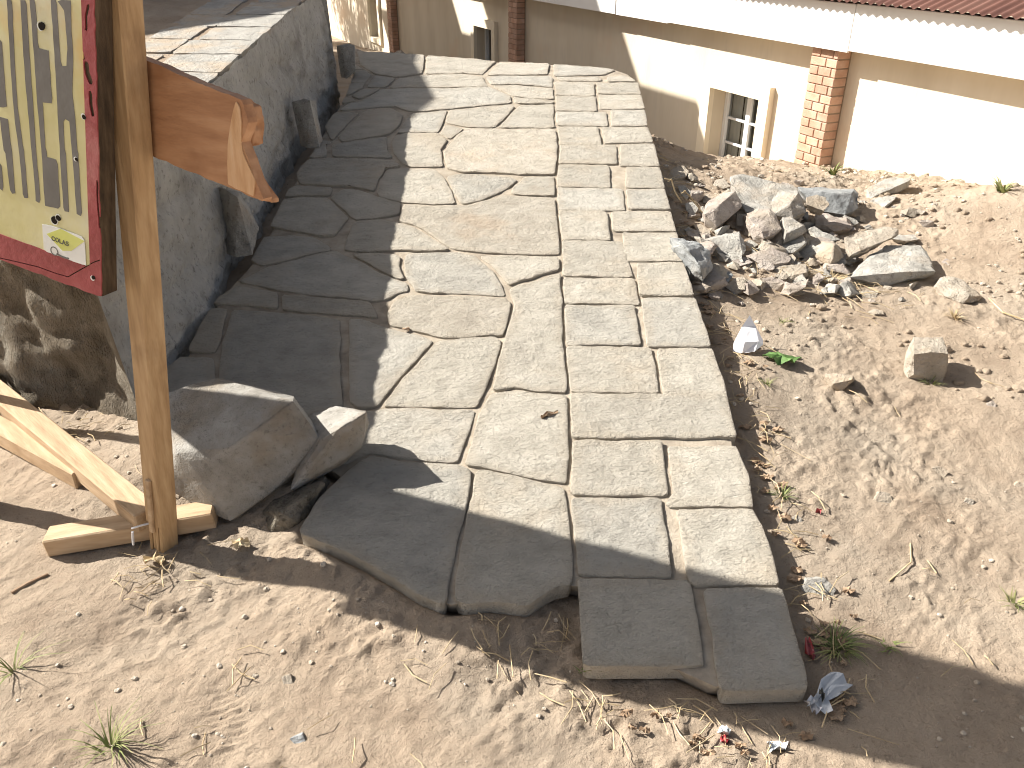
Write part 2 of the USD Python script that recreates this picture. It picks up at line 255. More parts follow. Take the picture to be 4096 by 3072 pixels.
LEFT_EDGE = [(535, 1650), (645, 1489), (736, 1412), (800, 1300), (870, 1180), (1000, 1040), (1080, 900), (1180, 700), (1290, 520), (1370, 380), (1405, 290)]
ramp_poly = Polygon(P2(FAR_EDGE + RIGHT_EDGE + NEAR_EDGE + LEFT_EDGE)).buffer(0)
RX = lambda y: np.interp(y, *zip(*sorted([(on_ramp(x, yy)[1], on_ramp(x, yy)[0]) for x, yy in RIGHT_EDGE])))

# retaining wall foot line on the ramp, front corner
WF0, WF1 = on_ramp(600, 1560), on_ramp(1405, 178)
wall_dir = (WF1 - WF0)[:2] / np.linalg.norm((WF1 - WF0)[:2])
def WX(y): return WF0[0] + (y - WF0[1]) * wall_dir[0] / wall_dir[1]
WY0, WY1 = WF0[1] - 0.10, 6.55
def WHT(y): return 0.69 - 0.13 * (np.asarray(y) - 2.5) / 4.0

# ------------------------------------------------------------------ ground
ctrl = [(-6, -4, 0), (0, -4, 0), (6, -4, 0), (-2, 1, 0.0), (0, 1, 0), (1.5, 1, 0), (3, 1, 0.0), (-1, 2, 0.0), (-2, 2.2, 0.02), (-1.7, 2.55, 0.07), (-3, 2.6, 0.08), (-6, 2.5, 0.1), (-0.9, 1.75, 0), (0, 1.4, 0), (0.4, 1.15, 0)]
for k in range(len(NEAR_EDGE) - 1):
    p, q = on_ramp(*NEAR_EDGE[k]), on_ramp(*NEAR_EDGE[k + 1])
    for t in (0.0, 0.5): r = p * (1 - t) + q * t; ctrl.append((r[0], r[1] - 0.05, float(ramp_z(r[1])) - (0.030 if k > 5 else 0.055))); ctrl.append((r[0] - .05, r[1] - 0.32, 0.35 * float(ramp_z(r[1])) - 0.02))
for y in np.arange(1.4, 7.0, 0.6):
    d = np.interp(y, [1.4, 2.2, 4, 5, 6, 7], [0.045, 0.055, 0.10, 0.15, 0.30, 0.5])
    ctrl.append((RX(y) + 0.03, y, float(ramp_z(y)) - d)); ctrl.append((RX(y) + 0.25, y, float(ramp_z(y)) - d - 0.02 - 0.01 * y))
for y, z in ((2, 0.0), (3, 0.05), (4, 0.09)): ctrl.append((1.8, y, z)); ctrl.append((2.8, y, z + 0.03)); ctrl.append((5, y, z + 0.1))
for y in (2, 3, 4, 5, 6): ctrl.append((-0.3, y, float(ramp_z(y)) - 0.10)); ctrl.append((0.5, y, float(ramp_z(y)) - 0.12))
for px, py, z in ((1500, 345, -0.02), (1600, 335, 0.0), (1680, 345, -0.02), (1745, 362, -0.09)):
    p = at_z(px * 1.8517, py * 1.8517, z); ctrl.append((p[0], p[1], z))
for s, z in ((-3.5, 0.22), (-2, 0.17), (-0.5, 0.10), (0.1, 0.03), (0.8, -0.09), (1.2, -0.16), (2.0, -0.33), (2.6, -0.44), (3.5, -0.55), (5, -0.6), (8, -0.62), (13, -0.66), (18, -1.0)):
    p = wallpt(s, z, 0.02); ctrl.append((p[0], p[1], z))
    p = wallpt(s, z, -2); ctrl.append((p[0], p[1], z))
ctrl += [(1.0, 8.2, -0.35), (0.0, 9, -0.4), (-1.5, 9, -0.4), (-2, 12, -0.5), (-3, 16, -0.7), (-8, 20, -0.5), (-10, 10, 0.0), (2.75, 4.75, 0.20), (2.5, 5.2, 0.07), (8, 2, 0.3), (12, 12, 0.1)]
ctrl = np.array(ctrl, float)
_rbf = RBFInterpolator(ctrl[:, :2], ctrl[:, 2], kernel='linear', smoothing=0.02, neighbors=40)
def ground_base(xy):
    xy = np.asarray(xy, float).reshape(-1, 2)
    q = np.c_[np.clip(xy[:, 0], -12, 12), np.clip(xy[:, 1], -5, 24)]
    return _rbf(q)
def ground_detail(xy):
    p = np.c_[xy, np.zeros(len(xy))]
    z = 0.13 * np.exp(-((xy[:, 0] - 3.0) ** 2 / 0.35 + (xy[:, 1] - 4.55) ** 2 / 0.25)) + 0.050 * (fbm(p * 1.6, 3, 3) - 0.5) + 0.014 * (fbm(p * 7, 3, 5) - 0.5) + 0.006 * (fbm(p * 40, 2, 13) - 0.5)
    clod = fbm(p * 26, 3, 11); mask = np.clip((fbm(p * 2.3, 3, 21) - 0.42) * 4, 0, 1)
    z += 0.034 * (0.3 + mask) * np.clip(clod - 0.45, 0, 1)
    z += 0.005 * (fbm(p * 75, 2, 15) - 0.5) * (0.5 + mask)
    for (sx, sy), ang, ln in (((250, 2548), 0.5, .16), ((330, 2600), 0.35, .12), ((1480, 2680), 0.2, .15), ((1940, 2700), 0.1, .11), ((3600, 1895), 1.2, .26), ((2750, 3000), .7, .2), ((900, 2850), -.4, .2)):
        c = at_z(sx, sy, 0.02)[:2]; d = xy - c; u_ = d[:, 0] * math.sin(ang) + d[:, 1] * math.cos(ang); v_ = d[:, 0] * math.cos(ang) - d[:, 1] * math.sin(ang)
        e = np.clip(1.25 - ((u_ / (ln / 2)) ** 2 + (v_ / 0.045) ** 2), 0, .5) * 2
        z += e * (0.0022 * np.sin(u_ * 2 * np.pi / 0.019) - 0.004) * (0.4 + fbm(p * 9, 2, 77))
    rough = np.clip((xy[:, 1] - 4.2) / 1.5, 0, 1) * np.clip((xy[:, 0] - 0.6) / 0.5, 0, 1)
    z += rough * 0.05 * (fbm(p * 9, 4, 31) - 0.5)
    return z
gx = np.r_[-70, -45, -28, -18, -12, -8, -6, -4.5, -3.6, -3.0, np.arange(-2.6, 3.5, 0.0105), 3.6, 3.8, 4.2, 5, 6.5, 9, 13, 20, 32, 50, 70]
gy = np.r_[-60, -35, -18, -9, -5, -2.5, -1, 0, 0.5, 0.75, np.arange(0.9, 2.1, 0.0075), np.arange(2.1, 4.2, 0.0125), np.arange(4.2, 7.4, 0.018), 7.5, 7.7, 8, 8.4, 9, 10, 11, 12.5, 14, 16, 18, 21, 25, 32, 45, 70]
GX, GY = np.meshgrid(gx, gy)
XY = np.c_[GX.ravel(), GY.ravel()]
near = (XY[:, 0] > -3.1) & (XY[:, 0] < 3.7) & (XY[:, 1] > 0.6) & (XY[:, 1] < 7.6)
cgx, cgy = np.arange(-3.4, 4.0, 0.09), np.arange(0.3, 8.0, 0.09)
CX, CY = np.meshgrid(cgx, cgy)
from scipy.interpolate import RegularGridInterpolator
_gi = RegularGridInterpolator((cgy, cgx), ground_base(np.c_[CX.ravel(), CY.ravel()]).reshape(CX.shape), bounds_error=False, fill_value=None)
GZ = np.zeros(len(XY)); GZ[~near] = ground_base(XY[~near]); GZ[near] = _gi(XY[near][:, ::-1])
GZ[near] += ground_detail(XY[near])
inside = shapely.contains_xy(ramp_poly.buffer(0.03), XY[:, 0], XY[:, 1])
dd = shapely.distance(shapely.points(XY[inside]), ramp_poly.exterior) * np.where(shapely.contains_xy(ramp_poly, XY[inside][:, 0], XY[inside][:, 1]), 1, -1)
GZ[inside] = np.minimum(GZ[inside], ramp_z(XY[inside][:, 1]) - 0.030 - np.clip(dd, -0.03, 0.08) * 0.9)
nx, ny = len(gx), len(gy)
ii = (np.arange(ny - 1)[:, None] * nx + np.arange(nx - 1)[None]).ravel()
gf = np.r_[np.c_[ii, ii + 1, ii + nx + 1], np.c_[ii, ii + nx + 1, ii + nx]]
solo('ground', (np.c_[XY, GZ], gf), 'dirt', None, None, kind='structure', smooth=True)
_gz = RegularGridInterpolator((gy, gx), GZ.reshape(ny, nx), bounds_error=False, fill_value=0.0)
def ground_z(x, y): return float(_gz((y, x)))
def hit(sx, sy, lift=0.0, ramp=True):
    """where the sight line meets the ground (or the ramp), raised by lift"""
    r = ray(sx, sy); r = r / np.linalg.norm(r)
    for t in np.arange(1.2, 30, 0.01):
        p = CAM + t * r; g = ground_z(p[0], p[1]) + lift
        if ramp and ramp_poly.contains(Point(p[0], p[1])): g = max(g, float(ramp_z(p[1])) + lift)
        if p[2] <= g: return p
    return p

# ------------------------------------------------------------------ the paved ramp
RAMP = thing('stone_path', None, None, kind='structure')
def stone_slab(poly, lift, sp, seed, depth=0.045, amp=0.005, round_=0.010):
    """one paving stone: rough top that falls away at its edges, sides down into the mortar"""
    P, T, nb = tri_fill(poly, sp, inset=(round_ * 0.5, round_ * 1.3))
    b = LineString(list(poly.exterior.coords))
    d = shapely.distance(shapely.points(P), b)
    q = np.c_[P, np.full(len(P), seed * 3.7)]
    tilt = (rng.random(2) - 0.5) * 0.008; c = P.mean(0)
    h = lift + amp * 2 * (fbm(q * 6, 4, seed) - 0.5) + amp * 1.6 * (fbm(q * 30, 4, seed + 1) - 0.5) + (P - c) @ tilt
    e = np.clip(d / round_, 0, 1); h = h - (lift + 0.003) * 0.35 * (1 - np.sqrt(1 - (1 - e) ** 2))
    V = np.c_[P, ramp_z(P[:, 1]) + h]
    c2_ = P[:nb] + (P[:nb] - c) * 0.0
    low = np.c_[c2_ - (P[:nb] - c) / np.maximum(np.linalg.norm(P[:nb] - c, axis=1)[:, None], .05) * 0.004, ramp_z(P[:nb, 1]) - depth]
    n0 = len(V); F_ = T.tolist()
    for i in range(nb):
        j = (i + 1) % nb; F_ += [[n0 + i, n0 + nb + i, n0 + nb + j], [n0 + i, n0 + nb + j, n0 + j]]
    m = trimesh.Trimesh(np.r_[V, V[:nb], low], F_, process=False)
    m.metadata['rim'] = np.r_[np.clip(1 - d / 0.055, 0, 1), np.ones(2 * nb)]
    return m
def ragged(poly, gap, seed, amp=0.0065):
    """shrink by the joint and give the outline a hand-broken edge"""
    g = poly.buffer(-gap - 0.007, join_style='mitre').buffer(0.007, join_style='round', quad_segs=2)
    if g.is_empty: return None
    if g.geom_type != 'Polygon': g = max(g.geoms, key=lambda a: a.area)
    L = g.exterior.length; n = max(24, int(L / 0.013))
    pts = np.array([(p.x, p.y) for p in (g.exterior.interpolate(i / n, normalized=True) for i in range(n))])
    q = np.c_[pts * 12, np.full(n, seed)]
    pts = pts + amp * 2 * np.c_[fbm(q, 5, 41) - 0.5, fbm(q, 5, 57) - 0.5]
    g = Polygon(pts).buffer(0)
    return max(g.geoms, key=lambda a: a.area) if g.geom_type != 'Polygon' else g
FLAGS = [
 [(1186,2132),(1260,2010),(1390,1880),(1479,1825),(1604,1842),(1743,1853),(1838,1863),(1890,1885),(1876,2000),(1863,2051),(1832,2190),(1797,2380),(1787,2425),(1680,2382),(1566,2312),(1414,2230),(1300,2175)],
 [(1900,1880),(1933,1877),(2091,1911),(2262,1949),(2275,2032),(2287,2127),(2300,2290),(2294,2342),(2237,2351),(2186,2380),(2110,2430),(2028,2418),(1952,2411),(1870,2421),(1806,2413),(1835,2200),(1868,2051),(1880,2000)],
 [(1420,1650),(1547,1633),(1680,1633),(1908,1640),(1870,1760),(1838,1855),(1743,1850),(1604,1838),(1479,1815),(1400,1850),(1330,1860),(1340,1700)],
 [(1958,1573),(2059,1557),(2135,1570),(2271,1580),(2275,1696),(2278,1823),(2271,1940),(2091,1907),(1933,1874),(1851,1864),(1880,1780),(1918,1640)],
 [(1746,1367),(1870,1352),(1984,1345),(2012,1365),(1984,1456),(1952,1538),(1908,1634),(1680,1630),(1547,1630),(1522,1630),(1585,1544),(1661,1456)],
 [(2034,1155),(2123,1129),(2243,1090),(2246,1152),(2253,1206),(2251,1279),(2253,1354),(2265,1475),(2271,1576),(2135,1566),(2059,1553),(1961,1567),(1990,1443),(2028,1316),(2052,1222),(2036,1180)],
 [(1575,1205),(1642,1180),(1838,1187),(1933,1187),(2031,1195),(2049,1218),(2032,1304),(2013,1348),(1971,1343),(1838,1356),(1768,1356),(1680,1333),(1553,1304),(1545,1253)],
 [(1392,1276),(1440,1274),(1553,1310),(1680,1340),(1738,1364),(1655,1454),(1578,1542),(1513,1630),(1440,1632),(1396,1610),(1392,1462)],
 [(928,1238),(1120,1247),(1362,1277),(1366,1453),(1372,1640),(1200,1665),(900,1660),(872,1507),(884,1380)],
 [(830,1233),(915,1237),(882,1370),(862,1418),(745,1412),(794,1310)],
 [(700,1426),(858,1430),(862,1510),(865,1640),(640,1640),(640,1500)],
 [(945,1140),(1115,1172),(1118,1236),(939,1222),(835,1215),(880,1180)],
 [(1124,1176),(1346,1195),(1484,1206),(1505,1243),(1516,1280),(1459,1266),(1380,1264),(1206,1249),(1124,1240)],
 [(943,1130),(1088,1062),(1262,1018),(1341,1004),(1388,1022),(1453,1051),(1515,1091),(1562,1109),(1631,1134),(1636,1167),(1594,1174),(1551,1199),(1493,1206),(1370,1192),(1247,1181),(1117,1163),(1008,1141)],
 [(1045,950),(1168,944),(1262,952),(1320,985),(1332,1002),(1262,1014),(1153,1043),(1040,1068),(1000,1040)],
 [(1120,800),(1204,789),(1312,792),(1396,874),(1368,905),(1343,944),(1280,944),(1182,926),(1055,904),(1085,860)],
 [(1415,888),(1515,879),(1587,890),(1658,908),(1723,948),(1795,996),(1803,1004),(1654,1006),(1580,1003),(1479,1008),(1376,1003),(1378,975),(1402,910)],
 [(1395,1018),(1480,1014),(1580,1016),(1605,1030),(1600,1062),(1615,1110),(1625,1128),(1562,1106),(1517,1086),(1458,1046)],
 [(1622,1017),(1817,1010),(1897,1023),(1925,1046),(1970,1085),(2002,1128),(2027,1187),(1907,1180),(1719,1175),(1655,1166),(1640,1140),(1622,1105),(1612,1054)],
 [(1910,1019),(2034,1022),(2142,1025),(2238,1029),(2240,1080),(2142,1110),(2067,1133),(2034,1146),(2003,1105),(1964,1063),(1925,1035)],
 [(1614,820),(1720,823),(1830,823),(1864,823),(1962,797),(2010,780),(2034,783),(2215,790),(2224,800),(2231,888),(2240,960),(2242,1020),(2179,1022),(1915,1012),(1817,1000),(1788,988),(1725,943),(1660,903),(1595,885),(1600,850)],
 [(1548,676),(1640,673),(1745,680),(1780,714),(1812,773),(1826,815),(1720,819),(1614,812),(1515,786),(1505,770),(1515,730)],
 [(1784,706),(1830,697),(1953,703),(2044,710),(2072,722),(2034,752),(1991,776),(1926,803),(1864,819),(1838,812),(1812,769)],
 [(2090,708),(2219,706),(2222,785),(2100,782),(2040,776),(2045,756),(2085,722)],
 [(1870,517),(1989,516),(2206,516),(2224,522),(2231,578),(2232,632),(2223,698),(2080,702),(1971,693),(1845,690),(1785,675),(1770,614),(1800,573),(1826,542)],
 [(1580,545),(1629,534),(1752,535),(1790,563),(1765,600),(1775,668),(1640,670),(1605,655),(1572,615),(1563,570)],
 [(1325,578),(1440,560),(1550,548),(1552,600),(1575,634),(1470,630),(1325,628)],
 [(1230,640),(1325,634),(1470,636),(1578,642),(1608,668),(1545,673),(1512,730),(1498,768),(1400,748),(1336,745),(1195,737),(1180,690)],
 [(1180,743),(1334,751),(1322,785),(1207,784),(1125,790),(1140,765)],
 [(1330,780),(1370,756),(1443,763),(1510,786),(1605,812),(1600,860),(1515,874),(1417,882),(1404,872),(1322,792)],
 [(1645,453),(1700,451),(1790,441),(1772,495),(1752,531),(1629,529),(1585,535),(1625,475)],
 [(1794,443),(1881,434),(2047,418),(2062,426),(2018,477),(1980,511),(1877,511),(1827,500),(1780,490)],
 [(1780,498),(1859,513),(1819,545),(1798,560),(1758,538)],
 [(2072,426),(2091,420),(2216,418),(2215,466),(2222,512),(1989,511),(2022,478)],
 [(1445,405),(1525,358),(1687,355),(1850,352),(1960,348),(2044,384),(2049,412),(1874,429),(1700,446),(1640,447),(1579,428),(1506,430),(1350,444),(1390,415)],
 [(1452,447),(1510,436),(1564,434),(1615,460),(1600,500),(1560,538),(1362,570),(1350,545),(1400,495)],
 [(1340,450),(1438,453),(1385,500),(1345,548),(1325,568),(1295,500)],
 [(1401,386),(1450,358),(1530,355),(1440,398)],
 [(1465,350),(1500,300),(1585,314),(1545,350)],
 [(1595,314),(1700,300),(1850,295),(1930,308),(1955,345),(1850,350),(1555,352)],
 [(1968,345),(2062,341),(2213,354),(2216,398),(2120,394),(2047,384)],
 [(2050,388),(2112,396),(2216,402),(2216,415),(2090,416),(2054,412)],
 [(1940,308),(2000,302),(2200,305),(2213,315),(2213,350),(2065,337),(1962,340)],
 [(1425,205),(1560,210),(1700,220),(1690,295),(1590,310),(1500,296),(1440,260)],
 [(1705,222),(1915,238),(1985,245),(1930,300),(1850,292),(1700,296)],
 [(1995,247),(2200,254),(2190,300),(2000,300),(1945,303)],
 [(2210,257),(2410,272),(2466,280),(2420,300),(2215,306)]]
WARM, COOL = {6, 20, 24, 35}, {0, 8, 7, 13, 35, 14}
placed = []
def lay(poly, i, gap=0.0032):
    g = ragged(poly, gap, i)
    if g is None or g.area < 0.003: return
    g = g.intersection(ramp_poly.buffer(-0.004))
    if g.geom_type != 'Polygon': g = max(g.geoms, key=lambda a: a.area)
    yc = g.centroid.y
    m = 'paving_stone_warm' if i in WARM else 'paving_stone_cool' if i in COOL else ('paving_stone', 'paving_stone', 'paving_stone_cool', 'paving_stone')[i % 4]
    part('paving_stone', stone_slab(g, 0.003 + 0.004 * rng.random(), 0.010 + 0.0035 * yc, i + 1, round_=0.003 + 0.0008 * yc), m, RAMP, smooth=True)
    placed.append(g)
for i, f in enumerate(FLAGS): lay(Polygon(P2(f)).buffer(0), i)
# the kerb: two columns of roughly squared stones along the right edge
L1 = [(2213,312),(2218,401),(2215,466),(2224,516),(2231,578),(2232,632),(2223,686),(2221,720),(2224,790),(2231,888),(2240,960),(2244,1025),(2240,1080),(2246,1152),(2253,1206),(2251,1279),(2253,1354),(2265,1475),(2271,1582),(2275,1696),(2278,1823),(2271,1937),(2275,2032),(2287,2127),(2300,2290),(2306,2354),(2310,2500),(2316,2668)]
def l1x(y): return np.interp(y, [p[1] for p in L1], [p[0] for p in L1])
def rex(y): return np.interp(y, [p[1] for p in RIGHT_EDGE], [p[0] for p in RIGHT_EDGE])
LR = [(326,383,2379,2384),(383,446,2384,2392),(446,504,2427,2436),(504,580,2395,2411),(580,657,2468,2471),(657,750,2439,2447),(750,843,2493,2506),(843,962,2433,2446),(962,1109,2493,2537),(1109,1218,2544,2566),(1218,1383,2547,2569),(1383,1573,2607,2645),(1573,1756,None,None),(1760,1987,2654,2680),(1987,2310,2650,2700),(2310,2672,2765,2830)]
k = 100
for y0, y1, m0, m1 in LR:
    if m0 is None: m0, m1 = rex(y0), rex(y1)
    lay(Polygon(P2([(l1x(y0) + 3, y0), (m0, y0 + 3), ((m0 + m1) / 2, (y0 + y1) / 2 + 3), (m1, y1 + 3), (l1x(y1) + 3, y1), (l1x((y0 + y1) / 2) + 3, (y0 + y1) / 2)])), k, 0.0048); k += 1
def midx(y):
    for y0, y1, m0, m1 in LR:
        if y0 <= y <= y1 and m0: return m0 + (m1 - m0) * (y - y0) / (y1 - y0)
    return 2420 if y < 326 else None
for y0, y1 in ((330,378),(378,438),(438,508),(508,575),(575,668),(668,756),(756,843),(843,929),(929,1050),(1050,1190),(1190,1392),(1392,1590),(1780,2035),(2035,2350),(2350,2772)):
    ys = np.linspace(y0 + 1, y1 - 1, 9)
    ms = [midx(y) for y in ys]; ms = [m if m else (2668 if y > 1700 else 2640) for m, y in zip(ms, ys)]
    if max(ms) - min(ms) > 30: ms = [max(ms)] * len(ms) if y1 < 1000 else [float(np.mean(ms)) + (y - (y0 + y1) / 2) * 0.12 for y in ys]
    if y0 == 2350: ms = list(np.linspace(2800, 2868, 9))
    if y0 == 2035: ms = list(np.linspace(2690, 2745, 9))
    lay(Polygon(P2([(m + 5, y) for m, y in zip(ms, ys)] + [(rex(y), y) for y in ys[::-1]])).buffer(0), k, 0.0048); k += 1
lay(Polygon(P2([(2218,308),(2400,306),(2412,318),(2404,324),(2240,324)])), k, 0.006); k += 1
lay(Polygon(P2([(2424,307),(2500,300),(2540,318),(2548,327),(2424,328)])), k, 0.006)
# whatever the traced stones leave open along the wall gets small stones of its own
rest = ramp_poly.buffer(-0.01).difference(shapely.union_all([g.buffer(0.02) for g in placed])).buffer(-0.022).buffer(0.015)
for j, g in enumerate(sorted(getattr(rest, 'geoms', [rest]), key=lambda a: -a.area)):
    if g.area > 0.008 and g.centroid.x < -0.5:
        pcs = [g]
        for y in np.arange(g.bounds[1] + 0.28, g.bounds[3], 0.33):
            nxt = []
            for q in pcs:
                r = ssplit(q, LineString([(-4, y + 0.05), (3, y - 0.04)])); nxt += [a for a in r.geoms if a.area > 0.004]
            pcs = nxt
        for q in pcs: lay(q, 300 + j, 0.006)
# mortar bed: a thick slab under the stones
P, T, nb = tri_fill(ramp_poly.buffer(-0.022), 0.03)
q3 = np.c_[P, np.zeros(len(P))]
V = np.c_[P, ramp_z(P[:, 1]) + 0.009 * (fbm(q3 * 9, 3, 71) - 0.5) + 0.004 * (fbm(q3 * 30, 2, 73) - .5) - 0.0055]
V[:nb, 2] -= 0.004
inn = shapely.centroid(ramp_poly.buffer(-.5)); vv = np.array([[inn.x, inn.y]]) - P[:nb]; vv /= np.linalg.norm(vv, axis=1)[:, None]; nearf = np.clip((2.5 - P[:nb, 1]) / .4, 0, 1)[:, None]
low = np.c_[P[:nb] + 0.008 * (rng.random((nb, 2)) - 0.5) + vv * (0.01 + 0.05 * nearf), ramp_z(P[:nb, 1]) - np.interp(P[:nb, 1], [2, 4, 6, 7], [0.12, 0.3, 0.7, 1.2])]
Fm = T.tolist() + [f for i in range(nb) for j in [(i + 1) % nb] for f in ([i, len(V) + i, len(V) + j], [i, len(V) + j, j])]
part('mortar_bed', (np.r_[V, low], Fm), 'mortar', RAMP, smooth=40)

# ------------------------------------------------------------------ retaining wall and the terrace it carries
def top_z(y): return ramp_z(y) + WHT(y)
def sheet(fn, us, vs):
    U, V_ = np.meshgrid(us, vs); P = fn(U.ravel(), V_.ravel()); a = len(us)
    i = (np.arange(len(vs) - 1)[:, None] * a + np.arange(a - 1)[None]).ravel()
    return trimesh.Trimesh(P, np.r_[np.c_[i, i + 1, i + a + 1], np.c_[i, i + a + 1, i + a]], process=False)
RW = thing('retaining_wall', 'grey mortared stone retaining wall along the left of the paved path', 'wall', (WX(WY0), WY0, 0.0))
def face_fn(y, h):
    z = ramp_z(y) - 0.27 + h * (WHT(y) + 0.27)
    p = np.c_[y * 1.3, z * 3.0, np.zeros_like(y)]
    bul = 0.10 * (fbm(p * 1.5, 4, 91) - 0.5) + 0.05 * (fbm(p * 6, 4, 95) - 0.5) + 0.018 * (fbm(p * 22, 3, 99) - 0.5)
    x = WX(y) + 0.02 - 0.09 * h + bul * np.clip(1.4 - h, 0.4, 1) * np.clip((y - WY0) / 0.18, 0, 1)
    return np.c_[x, y, z + np.where(h > 0.93, 0.045 * (fbm(np.c_[y * 7, h, h], 4, 97) - 0.55), 0)]
fm = sheet(face_fn, np.linspace(WY0, WY1, 420), np.linspace(0, 1, 80)); fm.invert()
part('wall_face', fm, 'wall_render', RW, smooth=60)
ed = np.array([-0.92, 0.39]); ed /= np.linalg.norm(ed)
def end_fn(u, h):
    x0, y0 = WX(WY0) + 0.02, WY0
    z = float(ramp_z(WY0)) - 0.27 + h * (float(WHT(WY0)) + 0.27)
    p = np.c_[u * 1.6, z * 2, np.zeros_like(u) + 5]
    w = 0.16 * (fbm(p * 2.2, 3, 111) - 0.5) + 0.05 * (fbm(p * 8, 4, 113) - 0.5)
    w = w * np.clip(u / 0.15, 0, 1)
    return np.c_[x0 + ed[0] * u - 0.09 * h * np.clip(1 - u / 0.2, 0, 1) - ed[1] * w * 0.6, y0 + ed[1] * u - 0.9 * w + 0.06 * h * np.clip(u / 0.15, 0, 1), z]
em = sheet(end_fn, np.r_[np.linspace(0, 2.2, 130), 2.6, 3.2, 4, 6], np.linspace(0, 1, 50))
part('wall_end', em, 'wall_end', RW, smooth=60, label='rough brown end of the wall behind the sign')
far = sheet(lambda u, h: np.c_[WX(WY1) + 0.02 - u - 0.05 * h, WY1 + 0.04 * fbm(np.c_[u * 4, h * 4, h], 3, 5), -0.6 + h * (float(top_z(WY1)) + 0.6)], np.linspace(0, 6, 60), np.linspace(0, 1, 16))
part('wall_back', far, 'wall_render', RW, smooth=60)
# stones that stick out of the wall foot
def wedge(sx_list, y0, out, mat_, name='buttress_stone', label=None):
    pass
TER = thing('terrace', None, None, kind='structure')
def ter_fn(x, y):
    p = np.c_[x, y, np.zeros_like(x)]
    d = np.clip((WX(y) - 0.55 - x) / 0.5, 0, 1)
    return np.c_[x, y, top_z(y) - 0.009 + d * (0.03 + 0.07 * (fbm(p * 3, 4, 121) - 0.5)) + 0.012 * (fbm(p * 12, 3, 123) - 0.5)]
tx = np.r_[-12, -8, -6, -5, -4.2, np.arange(-3.6, -1.2, 0.025)]
def ter_all(x, y):
    lim = WX(y) - 0.085; x = np.minimum(x, lim)
    lo = WY0 + 0.12 + np.maximum(0, (WX(WY0) - x)) * 0.42
    return ter_fn(x, np.maximum(y, lo))
part('terrace_soil', sheet(ter_all, tx, np.r_[np.arange(2.4, 6.6, 0.025)]), 'dirt', TER, smooth=True)
# coping: two rows of flat paving stones along the wall's top edge
cy = WY0 + 0.02; row = 0
while cy < WY1 - 0.05:
    L = 0.30 + 0.20 * rng.random(); y1 = min(cy + L, WY1)
    for a, b in ((0.075, 0.36 + 0.08 * rng.random()), (0.40 + 0.06 * rng.random(), 0.68)):
        sh = (rng.random() - 0.5) * 0.10 if a > 0.2 else 0
        ya, yb = cy + sh, y1 + sh
        if yb > WY1: continue
        pg = Polygon([(WX(ya) - a, ya), (WX(yb) - a, yb), (WX(yb) - b, yb), (WX(ya) - b, ya + 0.03)]).buffer(0)
        g = ragged(pg, 0.003, row, 0.012)
        if g is None or g.area < 0.004: continue
        sl = stone_slab(g, 0.0, 0.035, row + 500, amp=0.004)
        sl.vertices[:, 2] += WHT(sl.vertices[:, 1])
        part('coping_stone', sl, 'coping', RW, smooth=True)
        row += 1
    cy = y1

# ------------------------------------------------------------------ rocks
def rock_mesh(pts, seed, edge=0.03, amp=0.008, keep=0.5):
    m = trimesh.convex.convex_hull(np.asarray(pts))
    m = trimesh.Trimesh(m.vertices, m.faces, process=True)
    while m.edges_unique_length.max() > 1.7 * edge and len(m.faces) < (9000 if keep > 0.4 else 300): m = m.subdivide()
    n = m.vertex_normals; p = m.vertices
    s = 1.0 / max(0.05, np.ptp(p, axis=0).max())
    d = amp * 2.0 * (fbm(p * (3.0 * s) + seed, 3, seed) - 0.5) + amp * 1.6 * (fbm(p * (9.0 * s) + seed * 3, 4, seed + 3) - 0.5) - amp * .8 * np.clip(fbm(p * (5.0 * s) + 7 * seed, 2, seed + 9) - .58, 0, 1) * 6
    m.vertices = p + n * d[:, None]
    return m
ROCKS = []
def rock(poly, mat_, label, ridge=(), lift=0.0, dep=None, back=0.6, seed=None, edge=None, amp=None, group=None, cat='stone', name='stone', sink=0.01, y0=None, slope=1.0):
    """a stone from its outline: lower outline points stand nearer, upper ones farther; ridge points are its front edge; the back is added behind"""
    seed = seed if seed is not None else len(used) * 7 + len(label) * 3 + int(poly[0][0]) % 97
    ys = np.array([p[1] for p in poly]); lowi = int(ys.argmax()); b = hit(*poly[lowi], lift)
    y0 = b[1] if y0 is None else y0
    pw = np.array([at_y(x, y, y0) for x, y in poly]); w = np.ptp(pw[:, 0])
    dep = 0.55 * w if dep is None else dep
    hm = pw[:, 2].max() - pw[:, 2].min(); tp_ = poly[int(ys.argmin())]; sl_ = -ray(*tp_)[2] / ray(*tp_)[1]
    dep = min(dep, (0.62 if cat != 'boulder' else 2.0) * hm / sl_)
    f = np.clip((ys.max() - ys) / max(1, np.ptp(ys)), 0, 1) ** slope
    S = np.array([at_y(p[0], p[1], y0 + fi * dep) for p, fi in zip(poly, f)])
    pts = list(S)
    for r in ridge:
        fr = r[2] if len(r) > 2 else 0.12
        pts.append(at_y(r[0], r[1], y0 + fr * dep - 0.02 * w))
    c = S.mean(0); bk = c + (S - c) * 0.82 + np.array([0, back * max(w, dep) * 0.6, 0]) * 1.0
    bk[:, 2] -= back * max(w, dep) * 0.6 * 0.42
    pts += list(bk)
    low = S[f < 0.35] - np.array([0, -0.03 * 1, sink + 0.03]); pts += list(low + np.array([0, 0.05 * w, 0]))
    e = edge or max(0.012, 0.07 * w)
    m = rock_mesh(pts, seed % 89 + 1, e, amp if amp is not None else min(0.012, 0.035 * w))
    ROCKS.append((m.vertices.mean(0), label))
    return solo(name, m, mat_, label, cat, group)

